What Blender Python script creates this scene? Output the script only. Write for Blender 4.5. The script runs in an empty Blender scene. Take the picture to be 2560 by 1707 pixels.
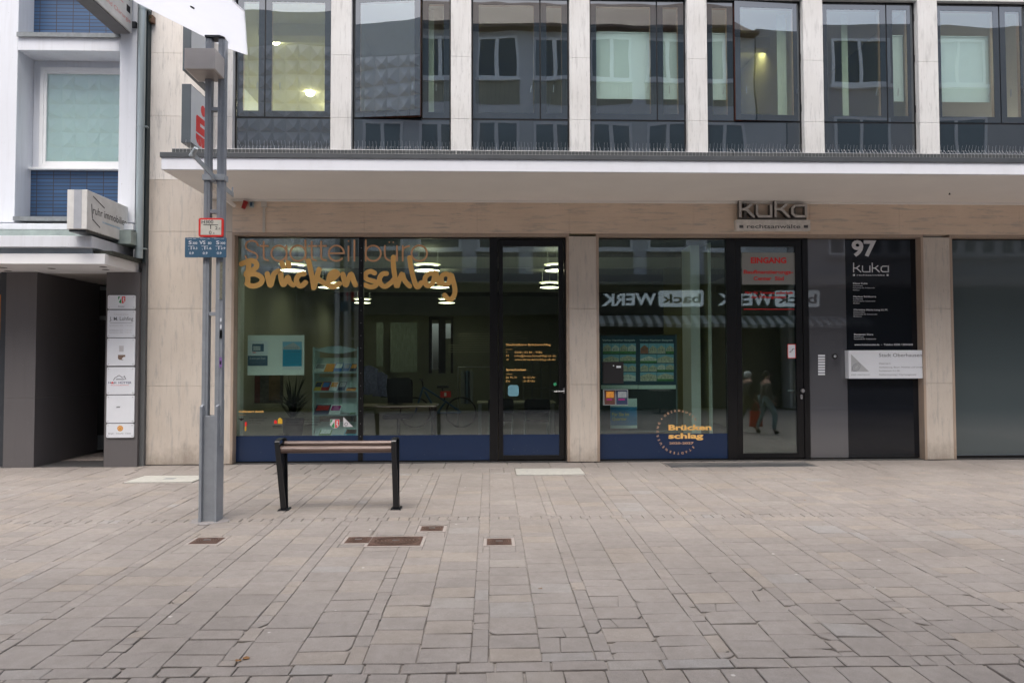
import bpy, bmesh, math, random
from mathutils import Vector, Matrix
random.seed(7)
sc = bpy.context.scene
COL = sc.collection
R_ = math.radians
# ------------------------------------------------------------------ camera, world, sun, exposure
F, CX, CY = 1721.0, 1280.0, 853.5
YAW, PITCH, ROLL = R_(1.7508), R_(1.7828), R_(-0.1337)
CAM = Vector((0.0, -10.37, 1.5))
fw = Vector((math.sin(YAW)*math.cos(PITCH), math.cos(YAW)*math.cos(PITCH), math.sin(PITCH)))
r0 = Vector((math.cos(YAW), -math.sin(YAW), 0)); u0 = r0.cross(fw)
rt = r0*math.cos(ROLL)+u0*math.sin(ROLL); up = -r0*math.sin(ROLL)+u0*math.cos(ROLL)
cam = bpy.data.cameras.new('camera'); camo = bpy.data.objects.new('camera', cam); COL.objects.link(camo)
M = Matrix((rt, up, -fw)).transposed().to_4x4(); M.translation = CAM
camo.matrix_world = M
cam.sensor_width = 36; cam.lens = F/2560*36; cam.clip_start = .05; cam.clip_end = 2000
sc.camera = camo
w = bpy.data.worlds.new('World'); sc.world = w; w.use_nodes = True
nt = w.node_tree; sky = nt.nodes.new('ShaderNodeTexSky'); sky.sky_type = 'NISHITA'; sky.sun_disc = False
SUN_EL, SUN_AZ = R_(67), R_(196)
sky.sun_elevation = SUN_EL; sky.sun_rotation = SUN_AZ; sky.air_density = 1.0; sky.dust_density = 7.0; sky.ozone_density = 1.0
hs = nt.nodes.new('ShaderNodeHueSaturation'); hs.inputs['Saturation'].default_value = .74   # cloud layer: a paler sky
nt.links.new(sky.outputs[0], hs.inputs['Color']); nt.links.new(hs.outputs[0], nt.nodes['Background'].inputs[0])
nt.nodes['Background'].inputs[1].default_value = .15
sl = bpy.data.lights.new('sun', 'SUN'); sl.energy = .74; sl.angle = R_(40); sl.color = (1, .985, .97)
so = bpy.data.objects.new('sun', sl); COL.objects.link(so)
sd = Vector((math.sin(SUN_AZ)*math.cos(SUN_EL), math.cos(SUN_AZ)*math.cos(SUN_EL), math.sin(SUN_EL)))
so.rotation_euler = sd.to_track_quat('Z', 'Y').to_euler(); so.location = (0, -5, 20)
vs = sc.view_settings; vs.view_transform = 'Standard'; vs.look = 'None'; vs.gamma = 1; vs.use_curve_mapping = False
vs.exposure = 1.04
sc.cycles.use_denoising = True; sc.cycles.max_bounces = 8; sc.cycles.transparent_max_bounces = 24
sc.cycles.diffuse_bounces = 5; sc.cycles.glossy_bounces = 4; sc.cycles.sample_clamp_indirect = 6

# ------------------------------------------------------------------ measuring: a photo pixel onto a real plane
def ray(x, y):
    return rt*((x-CX)/F) - up*((y-CY)/F) + fw
def P(x, y, Y=0.0):
    d = ray(x, y); t = (Y-CAM.y)/d.y
    return (CAM.x+d.x*t, CAM.z+d.z*t)
def PX(x, y=600, Y=0.0): return P(x, y, Y)[0]
def PZ(y, x=1280, Y=0.0): return P(x, y, Y)[1]
def gz(Y):
    if Y > -7: return .0186*Y
    return -.1302+(-7-Y)*.018
def G(x, y):
    d = ray(x, y); t = (.0186*CAM.y-CAM.z)/(d.z-.0186*d.y)
    return (CAM.x+d.x*t, CAM.y+d.y*t)

# ------------------------------------------------------------------ materials
def lin(c):
    return tuple(((v/255)/12.92 if v/255 <= .04045 else ((v/255+.055)/1.055)**2.4) for v in c)
MATS = {}
def newmat(n):
    m = bpy.data.materials.new(n); m.use_nodes = True; return m, m.node_tree, m.node_tree.nodes['Principled BSDF']
def N(t, typ, **kw):
    n = t.nodes.new(typ)
    for k, v in kw.items():
        if k in n.inputs: n.inputs[k].default_value = v
        else: setattr(n, k, v)
    return n
def coords(t, scale=(1, 1, 1)):
    tc = t.nodes.new('ShaderNodeTexCoord'); mp = t.nodes.new('ShaderNodeMapping'); mp.inputs['Scale'].default_value = scale
    t.links.new(tc.outputs['Object'], mp.inputs['Vector']); return mp.outputs[0]
def ramp(t, src, stops):
    r = t.nodes.new('ShaderNodeValToRGB'); e = r.color_ramp.elements
    while len(e) < len(stops): e.new(.5)
    for i, (p, c) in enumerate(stops):
        e[i].position = p; e[i].color = (*c, 1) if len(c) == 3 else c
    t.links.new(src, r.inputs[0]); return r.outputs[0]
def mix(t, fac, a, b, mode='MIX'):
    m = t.nodes.new('ShaderNodeMix'); m.data_type = 'RGBA'; m.blend_type = mode
    for sock, v in ((m.inputs[0], fac), (m.inputs[6], a), (m.inputs[7], b)):
        if hasattr(v, 'is_output'): t.links.new(v, sock)
        elif isinstance(v, tuple): sock.default_value = (*v, 1)
        else: sock.default_value = v
    return m.outputs[2]
def bump(t, b, h, dist, strength=1.0):
    n = t.nodes.new('ShaderNodeBump'); n.inputs['Distance'].default_value = dist; n.inputs['Strength'].default_value = strength
    t.links.new(h, n.inputs['Height']); t.links.new(n.outputs[0], b.inputs['Normal'])
def flat(name, rgb, rough=.6, metal=0, var=.08, scale=6, ior=1.5, bmp=0, stretch=(1, 1, 1), coat=0):
    """Plain surface with slight uneven tone; rgb is linear."""
    if name in MATS: return MATS[name]
    m, t, b = newmat(name)
    nz = N(t, 'ShaderNodeTexNoise', Scale=scale, Detail=5.0, Roughness=.6); t.links.new(coords(t, stretch), nz.inputs['Vector'])
    lo = tuple(c*(1-var) for c in rgb); hi = tuple(min(1, c*(1+var)) for c in rgb)
    t.links.new(ramp(t, nz.outputs[0], [(.3, lo), (.7, hi)]), b.inputs['Base Color'])
    b.inputs['Roughness'].default_value = rough; b.inputs['Metallic'].default_value = metal; b.inputs['IOR'].default_value = ior
    b.inputs['Coat Weight'].default_value = coat
    if bmp: bump(t, b, nz.outputs[0], bmp)
    MATS[name] = m; return m
def s(name, r, g, b, rough=.6, **k): return flat(name, lin((r, g, b)), rough, **k)
def emis(name, rgb, st):
    if name in MATS: return MATS[name]
    m, t, b = newmat(name); b.inputs['Base Color'].default_value = (.8, .8, .8, 1)
    b.inputs['Emission Color'].default_value = (*rgb, 1); b.inputs['Emission Strength'].default_value = st
    MATS[name] = m; return m
def N2(t, src):
    n = t.nodes.new('ShaderNodeMath'); n.operation = 'ADD'; n.inputs[1].default_value = .48; t.links.new(src, n.inputs[0]); return n.outputs[0]
def travertine(name, vertical=True, warm=(.52, .462, .405), pale=(.585, .535, .478), dirt=1.0):
    m, t, b = newmat(name)
    st = (9, 9, .55) if vertical else (.55, 9, 9)
    v = coords(t, st)
    n1 = N(t, 'ShaderNodeTexNoise', Scale=2.2, Detail=8.0, Roughness=.62, Distortion=.25); t.links.new(v, n1.inputs['Vector'])
    base = ramp(t, n1.outputs[0], [(.3, tuple((a*.55+b*.45) for a, b in zip(warm, pale))), (.52, pale), (.78, tuple((a*.75+b*.25)*.98 for a, b in zip(warm, pale)))])
    n2 = N(t, 'ShaderNodeTexNoise', Scale=1.3, Detail=3.0); t.links.new(coords(t, (1, 1, 1)), n2.inputs['Vector'])
    base = mix(t, 1.0, base, ramp(t, n2.outputs[0], [(.3, (.9, .88, .86)), (.7, (1.04, 1.03, 1.02))]), 'MULTIPLY')
    # pores and grey veins stretched along the bedding
    st2 = (38, 38, 5.0) if vertical else (5.0, 38, 38)
    n3 = N(t, 'ShaderNodeTexNoise', Scale=1.5, Detail=4.0, Roughness=.7); t.links.new(coords(t, st2), n3.inputs['Vector'])
    n4 = N(t, 'ShaderNodeTexNoise', Scale=1.6, Detail=2.0); t.links.new(coords(t, (1.5, 1.5, .8)), n4.inputs['Vector'])
    pm = ramp(t, n3.outputs[0], [(.60, (0, 0, 0)), (.70, (1, 1, 1))]); gate = ramp(t, n4.outputs[0], [(.40, (0, 0, 0)), (.56, (1, 1, 1))])
    pit = mix(t, 1.0, pm, gate, 'MULTIPLY')
    fac = t.nodes.new('ShaderNodeMath'); fac.operation = 'MULTIPLY'; fac.inputs[1].default_value = .62*dirt; t.links.new(pit, fac.inputs[0])
    base = mix(t, fac.outputs[0], base, (.17, .155, .15))
    n5 = N(t, 'ShaderNodeTexNoise', Scale=1.0, Detail=6.0, Roughness=.7); t.links.new(coords(t, (17, 17, 2.0) if vertical else (2.0, 17, 17)), n5.inputs['Vector'])
    f2 = ramp(t, n5.outputs[0], [(.52, (0, 0, 0)), (.66, (.46*dirt,)*3)])
    base = mix(t, f2, base, (.27, .27, .27))
    sp = t.nodes.new('ShaderNodeSeparateXYZ'); t.links.new(coords(t), sp.inputs[0])
    n6 = N(t, 'ShaderNodeTexNoise', Scale=5.0, Detail=6.0, Roughness=.7); t.links.new(coords(t, (1, 1, .6)), n6.inputs['Vector'])
    ad = t.nodes.new('ShaderNodeMath'); ad.operation = 'MULTIPLY_ADD'; t.links.new(n6.outputs[0], ad.inputs[0]); ad.inputs[1].default_value = -.9; t.links.new(sp.outputs[2], ad.inputs[2])
    base = mix(t, ramp(t, ad.outputs[0], [(0.0, (0, 0, 0)), (1, (0, 0, 0))]) if not vertical else ramp(t, N2(t, ad.outputs[0]), [(.0, (.6,)*3), (.35, (0, 0, 0))]), base, (.16, .125, .095))
    t.links.new(base, b.inputs['Base Color']); b.inputs['Roughness'].default_value = .62
    bump(t, b, n3.outputs[0], .0015); MATS[name] = m; return m
def schlick(t, ior):
    """reflectance from the angle to the pane, the same from both sides of it"""
    R0 = ((ior-1)/(ior+1))**2; g = t.nodes.new('ShaderNodeNewGeometry'); d = t.nodes.new('ShaderNodeVectorMath'); d.operation = 'DOT_PRODUCT'
    t.links.new(g.outputs['Incoming'], d.inputs[0]); t.links.new(g.outputs['Normal'], d.inputs[1])
    def m(op, a, b=None):
        n = t.nodes.new('ShaderNodeMath'); n.operation = op
        for i, v in enumerate((a, b)):
            if v is None: continue
            if hasattr(v, 'is_output'): t.links.new(v, n.inputs[i])
            else: n.inputs[i].default_value = v
        return n.outputs[0]
    c = m('ABSOLUTE', d.outputs['Value']); p = m('POWER', m('SUBTRACT', 1.0, c), 5.0)
    return m('ADD', m('MULTIPLY', p, 1-R0), R0)
def glass(name, tint=(.62, .74, .66), ior=1.75, wav=.0016, wscale=1.1, vis=1.0):
    m = bpy.data.materials.new(name); m.use_nodes = True; t = m.node_tree; t.nodes.clear()
    o = t.nodes.new('ShaderNodeOutputMaterial'); mx = t.nodes.new('ShaderNodeMixShader'); fr = schlick(t, ior)
    tr = t.nodes.new('ShaderNodeBsdfTransparent'); tr.inputs[0].default_value = (*tint, 1)
    gl = N(t, 'ShaderNodeBsdfGlossy', Roughness=0.0); gl.inputs[0].default_value = (.93, .97, 1, 1)
    nz = N(t, 'ShaderNodeTexNoise', Scale=wscale, Detail=1.0, Roughness=.4); tc = t.nodes.new('ShaderNodeTexCoord')
    t.links.new(tc.outputs['Object'], nz.inputs['Vector'])
    bp = t.nodes.new('ShaderNodeBump'); bp.inputs['Distance'].default_value = wav; t.links.new(nz.outputs[0], bp.inputs['Height'])
    t.links.new(bp.outputs[0], gl.inputs['Normal'])
    t.links.new(fr, mx.inputs[0]); t.links.new(tr.outputs[0], mx.inputs[1]); t.links.new(gl.outputs[0], mx.inputs[2])
    t.links.new(mx.outputs[0], o.inputs[0]); MATS[name] = m; return m
def enamel(name, rgb, ior=1.9, wav=.0016, rough=.01, wscale=1.1):
    m, t, b = newmat(name); b.inputs['Base Color'].default_value = (*rgb, 1); b.inputs['Roughness'].default_value = rough
    b.inputs['IOR'].default_value = ior
    nz = N(t, 'ShaderNodeTexNoise', Scale=wscale, Detail=1.0, Roughness=.4); t.links.new(coords(t), nz.inputs['Vector'])
    bump(t, b, nz.outputs[0], wav); MATS[name] = m; return m

def stained(name, rgb, rough=.55, amt=.16, st=(7, 7, .35)):
    m, t, b = newmat(name); n = N(t, 'ShaderNodeTexNoise', Scale=1.6, Detail=7.0, Roughness=.68); t.links.new(coords(t, st), n.inputs['Vector'])
    n2 = N(t, 'ShaderNodeTexNoise', Scale=.9, Detail=4.0); t.links.new(coords(t), n2.inputs['Vector'])
    n3 = N(t, 'ShaderNodeTexNoise', Scale=38.0, Detail=3.0); t.links.new(coords(t), n3.inputs['Vector'])
    base = mix(t, ramp(t, n.outputs[0], [(.50, (0, 0, 0)), (.72, (amt*2.4,)*3)]), rgb, tuple(c*f for c, f in zip(rgb, (.62, .60, .56))))
    base = mix(t, 1.0, base, ramp(t, n2.outputs[0], [(.3, (1-amt*.4,)*3), (.7, (1.02,)*3)]), 'MULTIPLY')
    base = mix(t, ramp(t, n3.outputs[0], [(.70, (0, 0, 0)), (.76, (.35,)*3)]), base, (.25, .24, .22))
    t.links.new(base, b.inputs['Base Color']); b.inputs['Roughness'].default_value = rough; MATS[name] = m; return m
TRAV_V = travertine('travertine_standing', True)
TRAV_H = travertine('travertine_lying', False, warm=(.66, .53, .42), pale=(.74, .61, .49))  # browner copy of the stone: warm bounce under the canopy put into its colour
TRAV_W = travertine('travertine_pale', True, warm=(.54, .54, .54), pale=(.62, .63, .63), dirt=1.0)
TRAV_T = travertine('travertine_trim', True, warm=(.36, .27, .21), pale=(.42, .335, .27))
GLASS = glass('shop_glass', tint=(.90, .955, .935), ior=1.88); GLASS2 = glass('shop_glass_inner', tint=(.90, .95, .92), ior=1.6)
UGLASS = glass('window_glass', tint=(.92, .965, .945), ior=2.5, wav=.0022, wscale=1.3)
ENAMEL = enamel('dark_enamel_glass', (.022, .032, .041), 2.3, .0022, wscale=1.3)
BLACK = flat('black_frame', (.006, .006, .007), .35, var=.1, ior=1.45)
DARKM = flat('dark_metal', (.018, .022, .026), .4)
FILM = None
ORANGE = flat('orange_vinyl', (.90, .54, .17), .55, var=.03)
ORANGE2 = flat('dull_orange_vinyl', (.74, .42, .23), .55, var=.03)
WHITE = flat('white_paint', (.78, .79, .81), .5, var=.03, scale=3)
WHITE2 = flat('white_plate', (.72, .75, .80), .35, var=.02)
CREAM = flat('cream_soffit', (.80, .775, .745), .7, var=.03, scale=1.5)
GREYP = flat('grey_steel_paint', (.27, .295, .33), .38, var=.1, scale=9)
ANTH = flat('anthracite', (.035, .04, .048), .45)
WALLIN = flat('interior_wall', (.46, .46, .39), .8, var=.04, scale=1)
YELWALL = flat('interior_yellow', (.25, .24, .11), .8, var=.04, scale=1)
FLOORIN = flat('interior_floor', (.10, .085, .07), .5, var=.2, scale=3)
SILVER = flat('brushed_steel', (.55, .56, .58), .3, metal=.85, var=.05)
REDV = flat('red_vinyl', (.68, .02, .02), .5, var=.02)
RED = flat('red_paint', (.74, .035, .03), .45, var=.03)
BLK = flat('print_black', (.01, .01, .012), .6, var=.05)
GREYT = flat('print_grey', (.16, .17, .19), .6, var=.03)

FILM = stained('blue_film', lin((25, 45, 78)), .28, .03)
# ------------------------------------------------------------------ mesh builder
ORG = {}
def tag(o, label=None, cat=None, group=None, kind=None):
    if label: o['label'] = label
    if cat: o['category'] = cat
    if group: o['group'] = group
    if kind: o['kind'] = kind
    return o
def thing(name, loc, label, cat, group=None):
    o = bpy.data.objects.new(name, None); COL.objects.link(o); o.location = loc; o.empty_display_size = .2
    ORG[o] = Vector(loc); return tag(o, label, cat, group)
class MB:
    def __init__(s): s.v = []; s.f = []; s.m = []; s.sm = []; s.tone = []
    def add(s, vs_, fs, m=0, sm=False):
        b = len(s.v); s.v += [tuple(x) for x in vs_]
        for f in fs: s.f.append([b+i for i in f]); s.m.append(m); s.sm.append(sm)
        return s
    def box(s, x0, x1, y0, y1, z0, z1, m=0):
        if x1 < x0: x0, x1 = x1, x0
        if y1 < y0: y0, y1 = y1, y0
        if z1 < z0: z0, z1 = z1, z0
        return s.add([(x0, y0, z0), (x1, y0, z0), (x1, y1, z0), (x0, y1, z0), (x0, y0, z1), (x1, y0, z1), (x1, y1, z1), (x0, y1, z1)],
              [(0, 3, 2, 1), (4, 5, 6, 7), (0, 1, 5, 4), (1, 2, 6, 5), (2, 3, 7, 6), (3, 0, 4, 7)], m)
    def pbox(s, px0, px1, py0, py1, Y0, Y1, m=0):
        """box whose front face (at Y0) spans these photo pixels"""
        xm, ym = (px0+px1)/2, (py0+py1)/2
        return s.box(P(px0, ym, Y0)[0], P(px1, ym, Y0)[0], Y0, Y1, P(xm, py1, Y0)[1], P(xm, py0, Y0)[1], m)
    def prism(s, pts, y0, y1, m=0):
        """extrude an XZ outline from y0 (front) to y1"""
        a = sum(pts[i][0]*pts[(i+1) % len(pts)][1]-pts[(i+1) % len(pts)][0]*pts[i][1] for i in range(len(pts)))
        if a < 0: pts = pts[::-1]
        n = len(pts)
        return s.add([(x, y0, z) for x, z in pts]+[(x, y1, z) for x, z in pts],
              [tuple(range(n)), tuple(range(2*n-1, n-1, -1))]+[(i+n, (i+1) % n+n, (i+1) % n, i) for i in range(n)], m)
    def rrect(s, x0, x1, z0, z1, r, y0, y1, m=0, seg=4):
        pts = []
        for cx, cz, a0 in ((x1-r, z1-r, 0), (x0+r, z1-r, 90), (x0+r, z0+r, 180), (x1-r, z0+r, 270)):
            for k in range(seg+1):
                a = R_(a0+90*k/seg); pts.append((cx+r*math.cos(a), cz+r*math.sin(a)))
        return s.prism(pts, y0, y1, m)
    def disc(s, x, z, r, y0, y1, m=0, n=20, rz=None):
        rz = rz or r
        return s.prism([(x+r*math.cos(2*math.pi*k/n), z+rz*math.sin(2*math.pi*k/n)) for k in range(n)], y0, y1, m)
    def tube(s, p0, p1, r, m=0, n=8, r1=None, caps=True):
        p0, p1 = Vector(p0), Vector(p1); d = (p1-p0).normalized(); a = d.orthogonal().normalized(); b = d.cross(a); r1 = r if r1 is None else r1
        vs_ = [p0+(a*math.cos(2*math.pi*k/n)+b*math.sin(2*math.pi*k/n))*r for k in range(n)]+[p1+(a*math.cos(2*math.pi*k/n)+b*math.sin(2*math.pi*k/n))*r1 for k in range(n)]
        fs = [(k, (k+1) % n, (k+1) % n+n, k+n) for k in range(n)]
        s.add(vs_, fs, m, True)
        if caps: s.add(vs_, [tuple(range(n-1, -1, -1)), tuple(range(n, 2*n))], m)
        return s
    def path(s, pts, r, m=0, n=8):
        for a, b in zip(pts, pts[1:]): s.tube(a, b, r, m, n)
        return s
    def beam(s, p0, p1, wid, thk, m=0, upv=(0, 0, 1)):
        p0, p1 = Vector(p0), Vector(p1); d = (p1-p0).normalized(); u = Vector(upv); a = d.cross(u).normalized()*wid/2; b = a.cross(d).normalized()*thk/2
        vs_ = [p+q for p in (p0, p1) for q in (-a-b, a-b, a+b, -a+b)]
        return s.add(vs_, [(3, 2, 1, 0), (4, 5, 6, 7), (0, 1, 5, 4), (1, 2, 6, 5), (2, 3, 7, 6), (3, 0, 4, 7)], m)
    def ribbon(s, pts, wid, Y, m=0, thick=.0012, step=0.0, smooth=True, cap=True, side=None):
        """flat stroke along XZ points; Y creeps back slightly so that a stroke never lies in its own plane"""
        if smooth and len(pts) > 2:
            q = []
            ext = [pts[0]]+pts+[pts[-1]]
            for i in range(1, len(ext)-2):
                for k in range(5):
                    u = k/5; p = []
                    for c in (0, 1):
                        a, b, c_, d = (ext[i-1][c], ext[i][c], ext[i+1][c], ext[i+2][c])
                        p.append(.5*((2*b)+(-a+c_)*u+(2*a-5*b+4*c_-d)*u*u+(-a+3*b-3*c_+d)*u**3))
                    q.append(tuple(p))
            q.append(pts[-1]); pts = q
        n = len(pts); L = []
        for i in range(n):
            a = Vector(pts[max(i-1, 0)]); b = Vector(pts[min(i+1, n-1)]); d = (b-a)
            if d.length < 1e-9: d = Vector((1, 0))
            d.normalize(); nn = Vector((-d.y, d.x)); w_ = wid/2
            if not smooth and 0 < i < n-1:
                d1 = (Vector(pts[i])-Vector(pts[i-1])).normalized(); w_ = w_/max(.5, abs(nn.dot(Vector((-d1.y, d1.x)))))
            L.append((Vector(pts[i])+nn*w_, Vector(pts[i])-nn*w_, d))
        vs_ = []; fs = []
        for i, (a, b, d) in enumerate(L):
            y = Y+step*i
            vs_ += [(a.x, y, a.y), (b.x, y, b.y), (b.x, y+thick, b.y), (a.x, y+thick, a.y)]
        for i in range(n-1):
            k = 4*i
            fs += [(k, k+1, k+5, k+4), (k+1, k+2, k+6, k+5), (k+2, k+3, k+7, k+6), (k+3, k, k+4, k+7)]
        fs += [(0, 3, 2, 1), (4*n-4, 4*n-3, 4*n-2, 4*n-1)]
        s.add(vs_, fs, m)
        if side is not None:
            for i in range(len(s.m)-len(fs), len(s.m)):
                if (i-(len(s.m)-len(fs))) % 4 or i-(len(s.m)-len(fs)) >= len(fs)-2: s.m[i] = side
        if cap:
            for (c, d, yy) in ((Vector(pts[0]), -L[0][2], Y-.0002), (Vector(pts[-1]), L[-1][2], Y+step*(n-1)-.0002)):
                s.disc(c.x, c.y, wid/2, yy, yy+thick, m, 14)
        return s
    def build(s, name, mats, parent=None, org=None, bevel=0, root=None):
        o_ = Vector((0, 0, 0))
        if parent is not None:
            o_ = ORG[parent]
        elif org is not None: o_ = Vector(org)
        me = bpy.data.meshes.new(name)
        me.from_pydata([(x-o_.x, y-o_.y, z-o_.z) for x, y, z in s.v], [], s.f)
        if not isinstance(mats, (list, tuple)): mats = [mats]
        for m in mats: me.materials.append(m)
        me.polygons.foreach_set('material_index', s.m); me.polygons.foreach_set('use_smooth', s.sm)
        if s.tone:
            at = me.attributes.new('tone', 'FLOAT', 'FACE'); at.data.foreach_set('value', s.tone)
        me.update()
        o = bpy.data.objects.new(name, me); COL.objects.link(o)
        ORG[o] = o_
        if parent is not None: o.parent = parent
        elif org is not None: o.location = org
        if bevel:
            b = o.modifiers.new('bevel', 'BEVEL'); b.width = bevel; b.segments = 2; b.limit_method = 'ANGLE'; b.angle_limit = R_(40)
        return o
def struct(name, mb, mats): return tag(mb.build(name, mats), kind='structure')
def copy_tree(o, parent=None):
    c = o.copy(); COL.objects.link(c)
    if parent is not None: c.parent = parent
    ORG[c] = ORG.get(o, Vector())
    for ch in list(o.children): copy_tree(ch, c)
    return c

# ------------------------------------------------------------------ lettering
_tc = {}
def glyphs(txt, bold=0.0):
    k = (txt, bold)
    if k in _tc: return _tc[k]
    cu = bpy.data.curves.new('t', 'FONT'); cu.body = txt; cu.size = 1; cu.offset = bold; cu.resolution_u = 3
    ob = bpy.data.objects.new('t', cu); COL.objects.link(ob)
    dg = bpy.context.evaluated_depsgraph_get(); me = bpy.data.meshes.new_from_object(ob.evaluated_get(dg))
    vs_ = [(v.co.x, v.co.y) for v in me.vertices]; fs = [tuple(p.vertices) for p in me.polygons]
    bpy.data.objects.remove(ob); bpy.data.curves.remove(cu); bpy.data.meshes.remove(me)
    _tc[k] = (vs_, fs); return _tc[k]
capH = max(v[1] for v in glyphs('H')[0])
def text(mb, txt, x0, x1, zb, zt, Y, m=0, bold=0.0, face=-1):
    """lettering from x0 to x1, baseline zb, capital top zt, lying on plane Y (face -1: seen from -Y)"""
    vs_, fs = glyphs(txt, bold)
    if not vs_: return
    a = min(v[0] for v in vs_); b = max(v[0] for v in vs_)
    sx = (x1-x0)/(b-a); sz = (zt-zb)/(capH+2*bold)
    q = [(x0+(v[0]-a)*sx, Y, zb+(v[1]+bold)*sz) for v in vs_]
    fs2 = [f if (sx > 0) == (face < 0) else f[::-1] for f in fs]
    mb.add(q, fs2, m)
def ptext(mb, txt, px0, px1, pt, pb, Y, m=0, bold=0.0, dy=-.001):
    """the same, given by photo pixels of its left, right, capital top and baseline"""
    ym = (pt+pb)/2; xm = (px0+px1)/2
    text(mb, txt, P(px0, ym, Y)[0], P(px1, ym, Y)[0], P(xm, pb, Y)[1], P(xm, pt, Y)[1], Y+dy, m, bold)

# ================================================================== GROUND
def slab_mat():
    m, t, b = newmat('paving_slabs')
    at = t.nodes.new('ShaderNodeAttribute'); at.attribute_name = 'tone'
    base = ramp(t, at.outputs['Fac'], [(0, (.222, .204, .192)), (.35, (.238, .219, .205)), (.7, (.248, .227, .212)), (.86, (.262, .234, .207)), (1, (.25, .241, .235))])
    n = N(t, 'ShaderNodeTexNoise', Scale=260.0, Detail=2.0); t.links.new(coords(t), n.inputs['Vector'])
    base = mix(t, 1.0, base, ramp(t, n.outputs[0], [(.3, (.8, .8, .8)), (.7, (1.2, 1.2, 1.2))]), 'MULTIPLY')
    n2 = N(t, 'ShaderNodeTexNoise', Scale=.7, Detail=6.0, Roughness=.65); t.links.new(coords(t), n2.inputs['Vector'])
    base = mix(t, 1.0, base, ramp(t, n2.outputs[0], [(.32, (.86, .85, .84)), (.62, (1.06, 1.06, 1.06))]), 'MULTIPLY')
    n3 = N(t, 'ShaderNodeTexNoise', Scale=14.0, Detail=5.0, Roughness=.7); t.links.new(coords(t), n3.inputs['Vector'])
    base = mix(t, 1.0, base, ramp(t, n3.outputs[0], [(.35, (.90, .89, .88)), (.65, (1.05, 1.05, 1.05))]), 'MULTIPLY')
    n7 = N(t, 'ShaderNodeTexNoise', Scale=1.9, Detail=8.0, Roughness=.72, Distortion=.6); t.links.new(coords(t, (1, .7, 1)), n7.inputs['Vector'])
    base = mix(t, ramp(t, n7.outputs[0], [(.56, (0, 0, 0)), (.70, (.42,)*3)]), base, (.175, .155, .14))
    vo3 = N(t, 'ShaderNodeTexVoronoi', Scale=17.0); t.links.new(coords(t), vo3.inputs['Vector'])
    base = mix(t, ramp(t, vo3.outputs['Distance'], [(.05, (.5,)*3), (.09, (0, 0, 0))]), base, (.17, .15, .13))
    vo = N(t, 'ShaderNodeTexVoronoi', Scale=3.3); t.links.new(coords(t), vo.inputs['Vector'])       # trodden gum
    base = mix(t, ramp(t, vo.outputs['Distance'], [(.030, (.8,)*3), (.048, (0, 0, 0))]), base, (.50, .49, .47))
    vo2 = N(t, 'ShaderNodeTexVoronoi', Scale=2.1); t.links.new(coords(t, (1, 1.3, 1)), vo2.inputs['Vector'])
    base = mix(t, ramp(t, vo2.outputs['Distance'], [(.026, (.7,)*3), (.04, (0, 0, 0))]), base, (.12, .105, .09))
    t.links.new(base, b.inputs['Base Color']); b.inputs['Roughness'].default_value = .72
    bump(t, b, n.outputs[0], .0006); return m
def bed_mat():
    m, t, b = newmat('joint_sand')
    n = N(t, 'ShaderNodeTexNoise', Scale=2.3, Detail=6.0, Roughness=.7); t.links.new(coords(t), n.inputs['Vector'])
    t.links.new(ramp(t, n.outputs[0], [(.38, (.13, .115, .10)), (.58, (.31, .285, .262))]), b.inputs['Base Color']); b.inputs['Roughness'].default_value = .95
    return m
def far_mat():
    m, t, b = newmat('paving_far')
    br = N(t, 'ShaderNodeTexBrick', Scale=1.0); br.offset = .5
    br.inputs['Brick Width'].default_value = .3; br.inputs['Row Height'].default_value = .2; br.inputs['Mortar Size'].default_value = .008
    br.inputs['Color1'].default_value = (.31, .27, .25, 1); br.inputs['Color2'].default_value = (.36, .32, .29, 1); br.inputs['Mortar'].default_value = (.12, .10, .09, 1)
    t.links.new(coords(t), br.inputs['Vector']); t.links.new(br.outputs[0], b.inputs['Base Color']); b.inputs['Roughness'].default_value = .75
    return m
XA, XB = -9.2, 10.4
YN = -7.55
def ground_strip(mb, x0, x1, ys, dz=0.0, m=0):
    for a, b in zip(ys, ys[1:]):
        mb.add([(x0, a, gz(a)+dz), (x1, a, gz(a)+dz), (x1, b, gz(b)+dz), (x0, b, gz(b)+dz)], [(0, 1, 2, 3)], m)
bed = MB(); ground_strip(bed, XA, XB, [-5.0, 0.5], -.0085); ground_strip(bed, XA, XB, [YN, -7, -5.0], -.013); struct('joint_sand', bed, bed_mat())
gr = MB(); FM = far_mat()
ys = [-11.6, YN, -7, .5]
ground_strip(gr, -70, XA, ys); ground_strip(gr, XB, 70, ys); ground_strip(gr, XA, XB, [-11.6, YN])
gr.add([(-70, .5, gz(.5)), (70, .5, gz(.5)), (70, 90, gz(.5)), (-70, 90, gz(.5))], [(0, 1, 2, 3)])
gr.add([(-70, -100, gz(-11.6)), (70, -100, gz(-11.6)), (70, -11.6, gz(-11.6)), (-70, -11.6, gz(-11.6))], [(0, 1, 2, 3)])
struct('ground', gr, FM)

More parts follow.
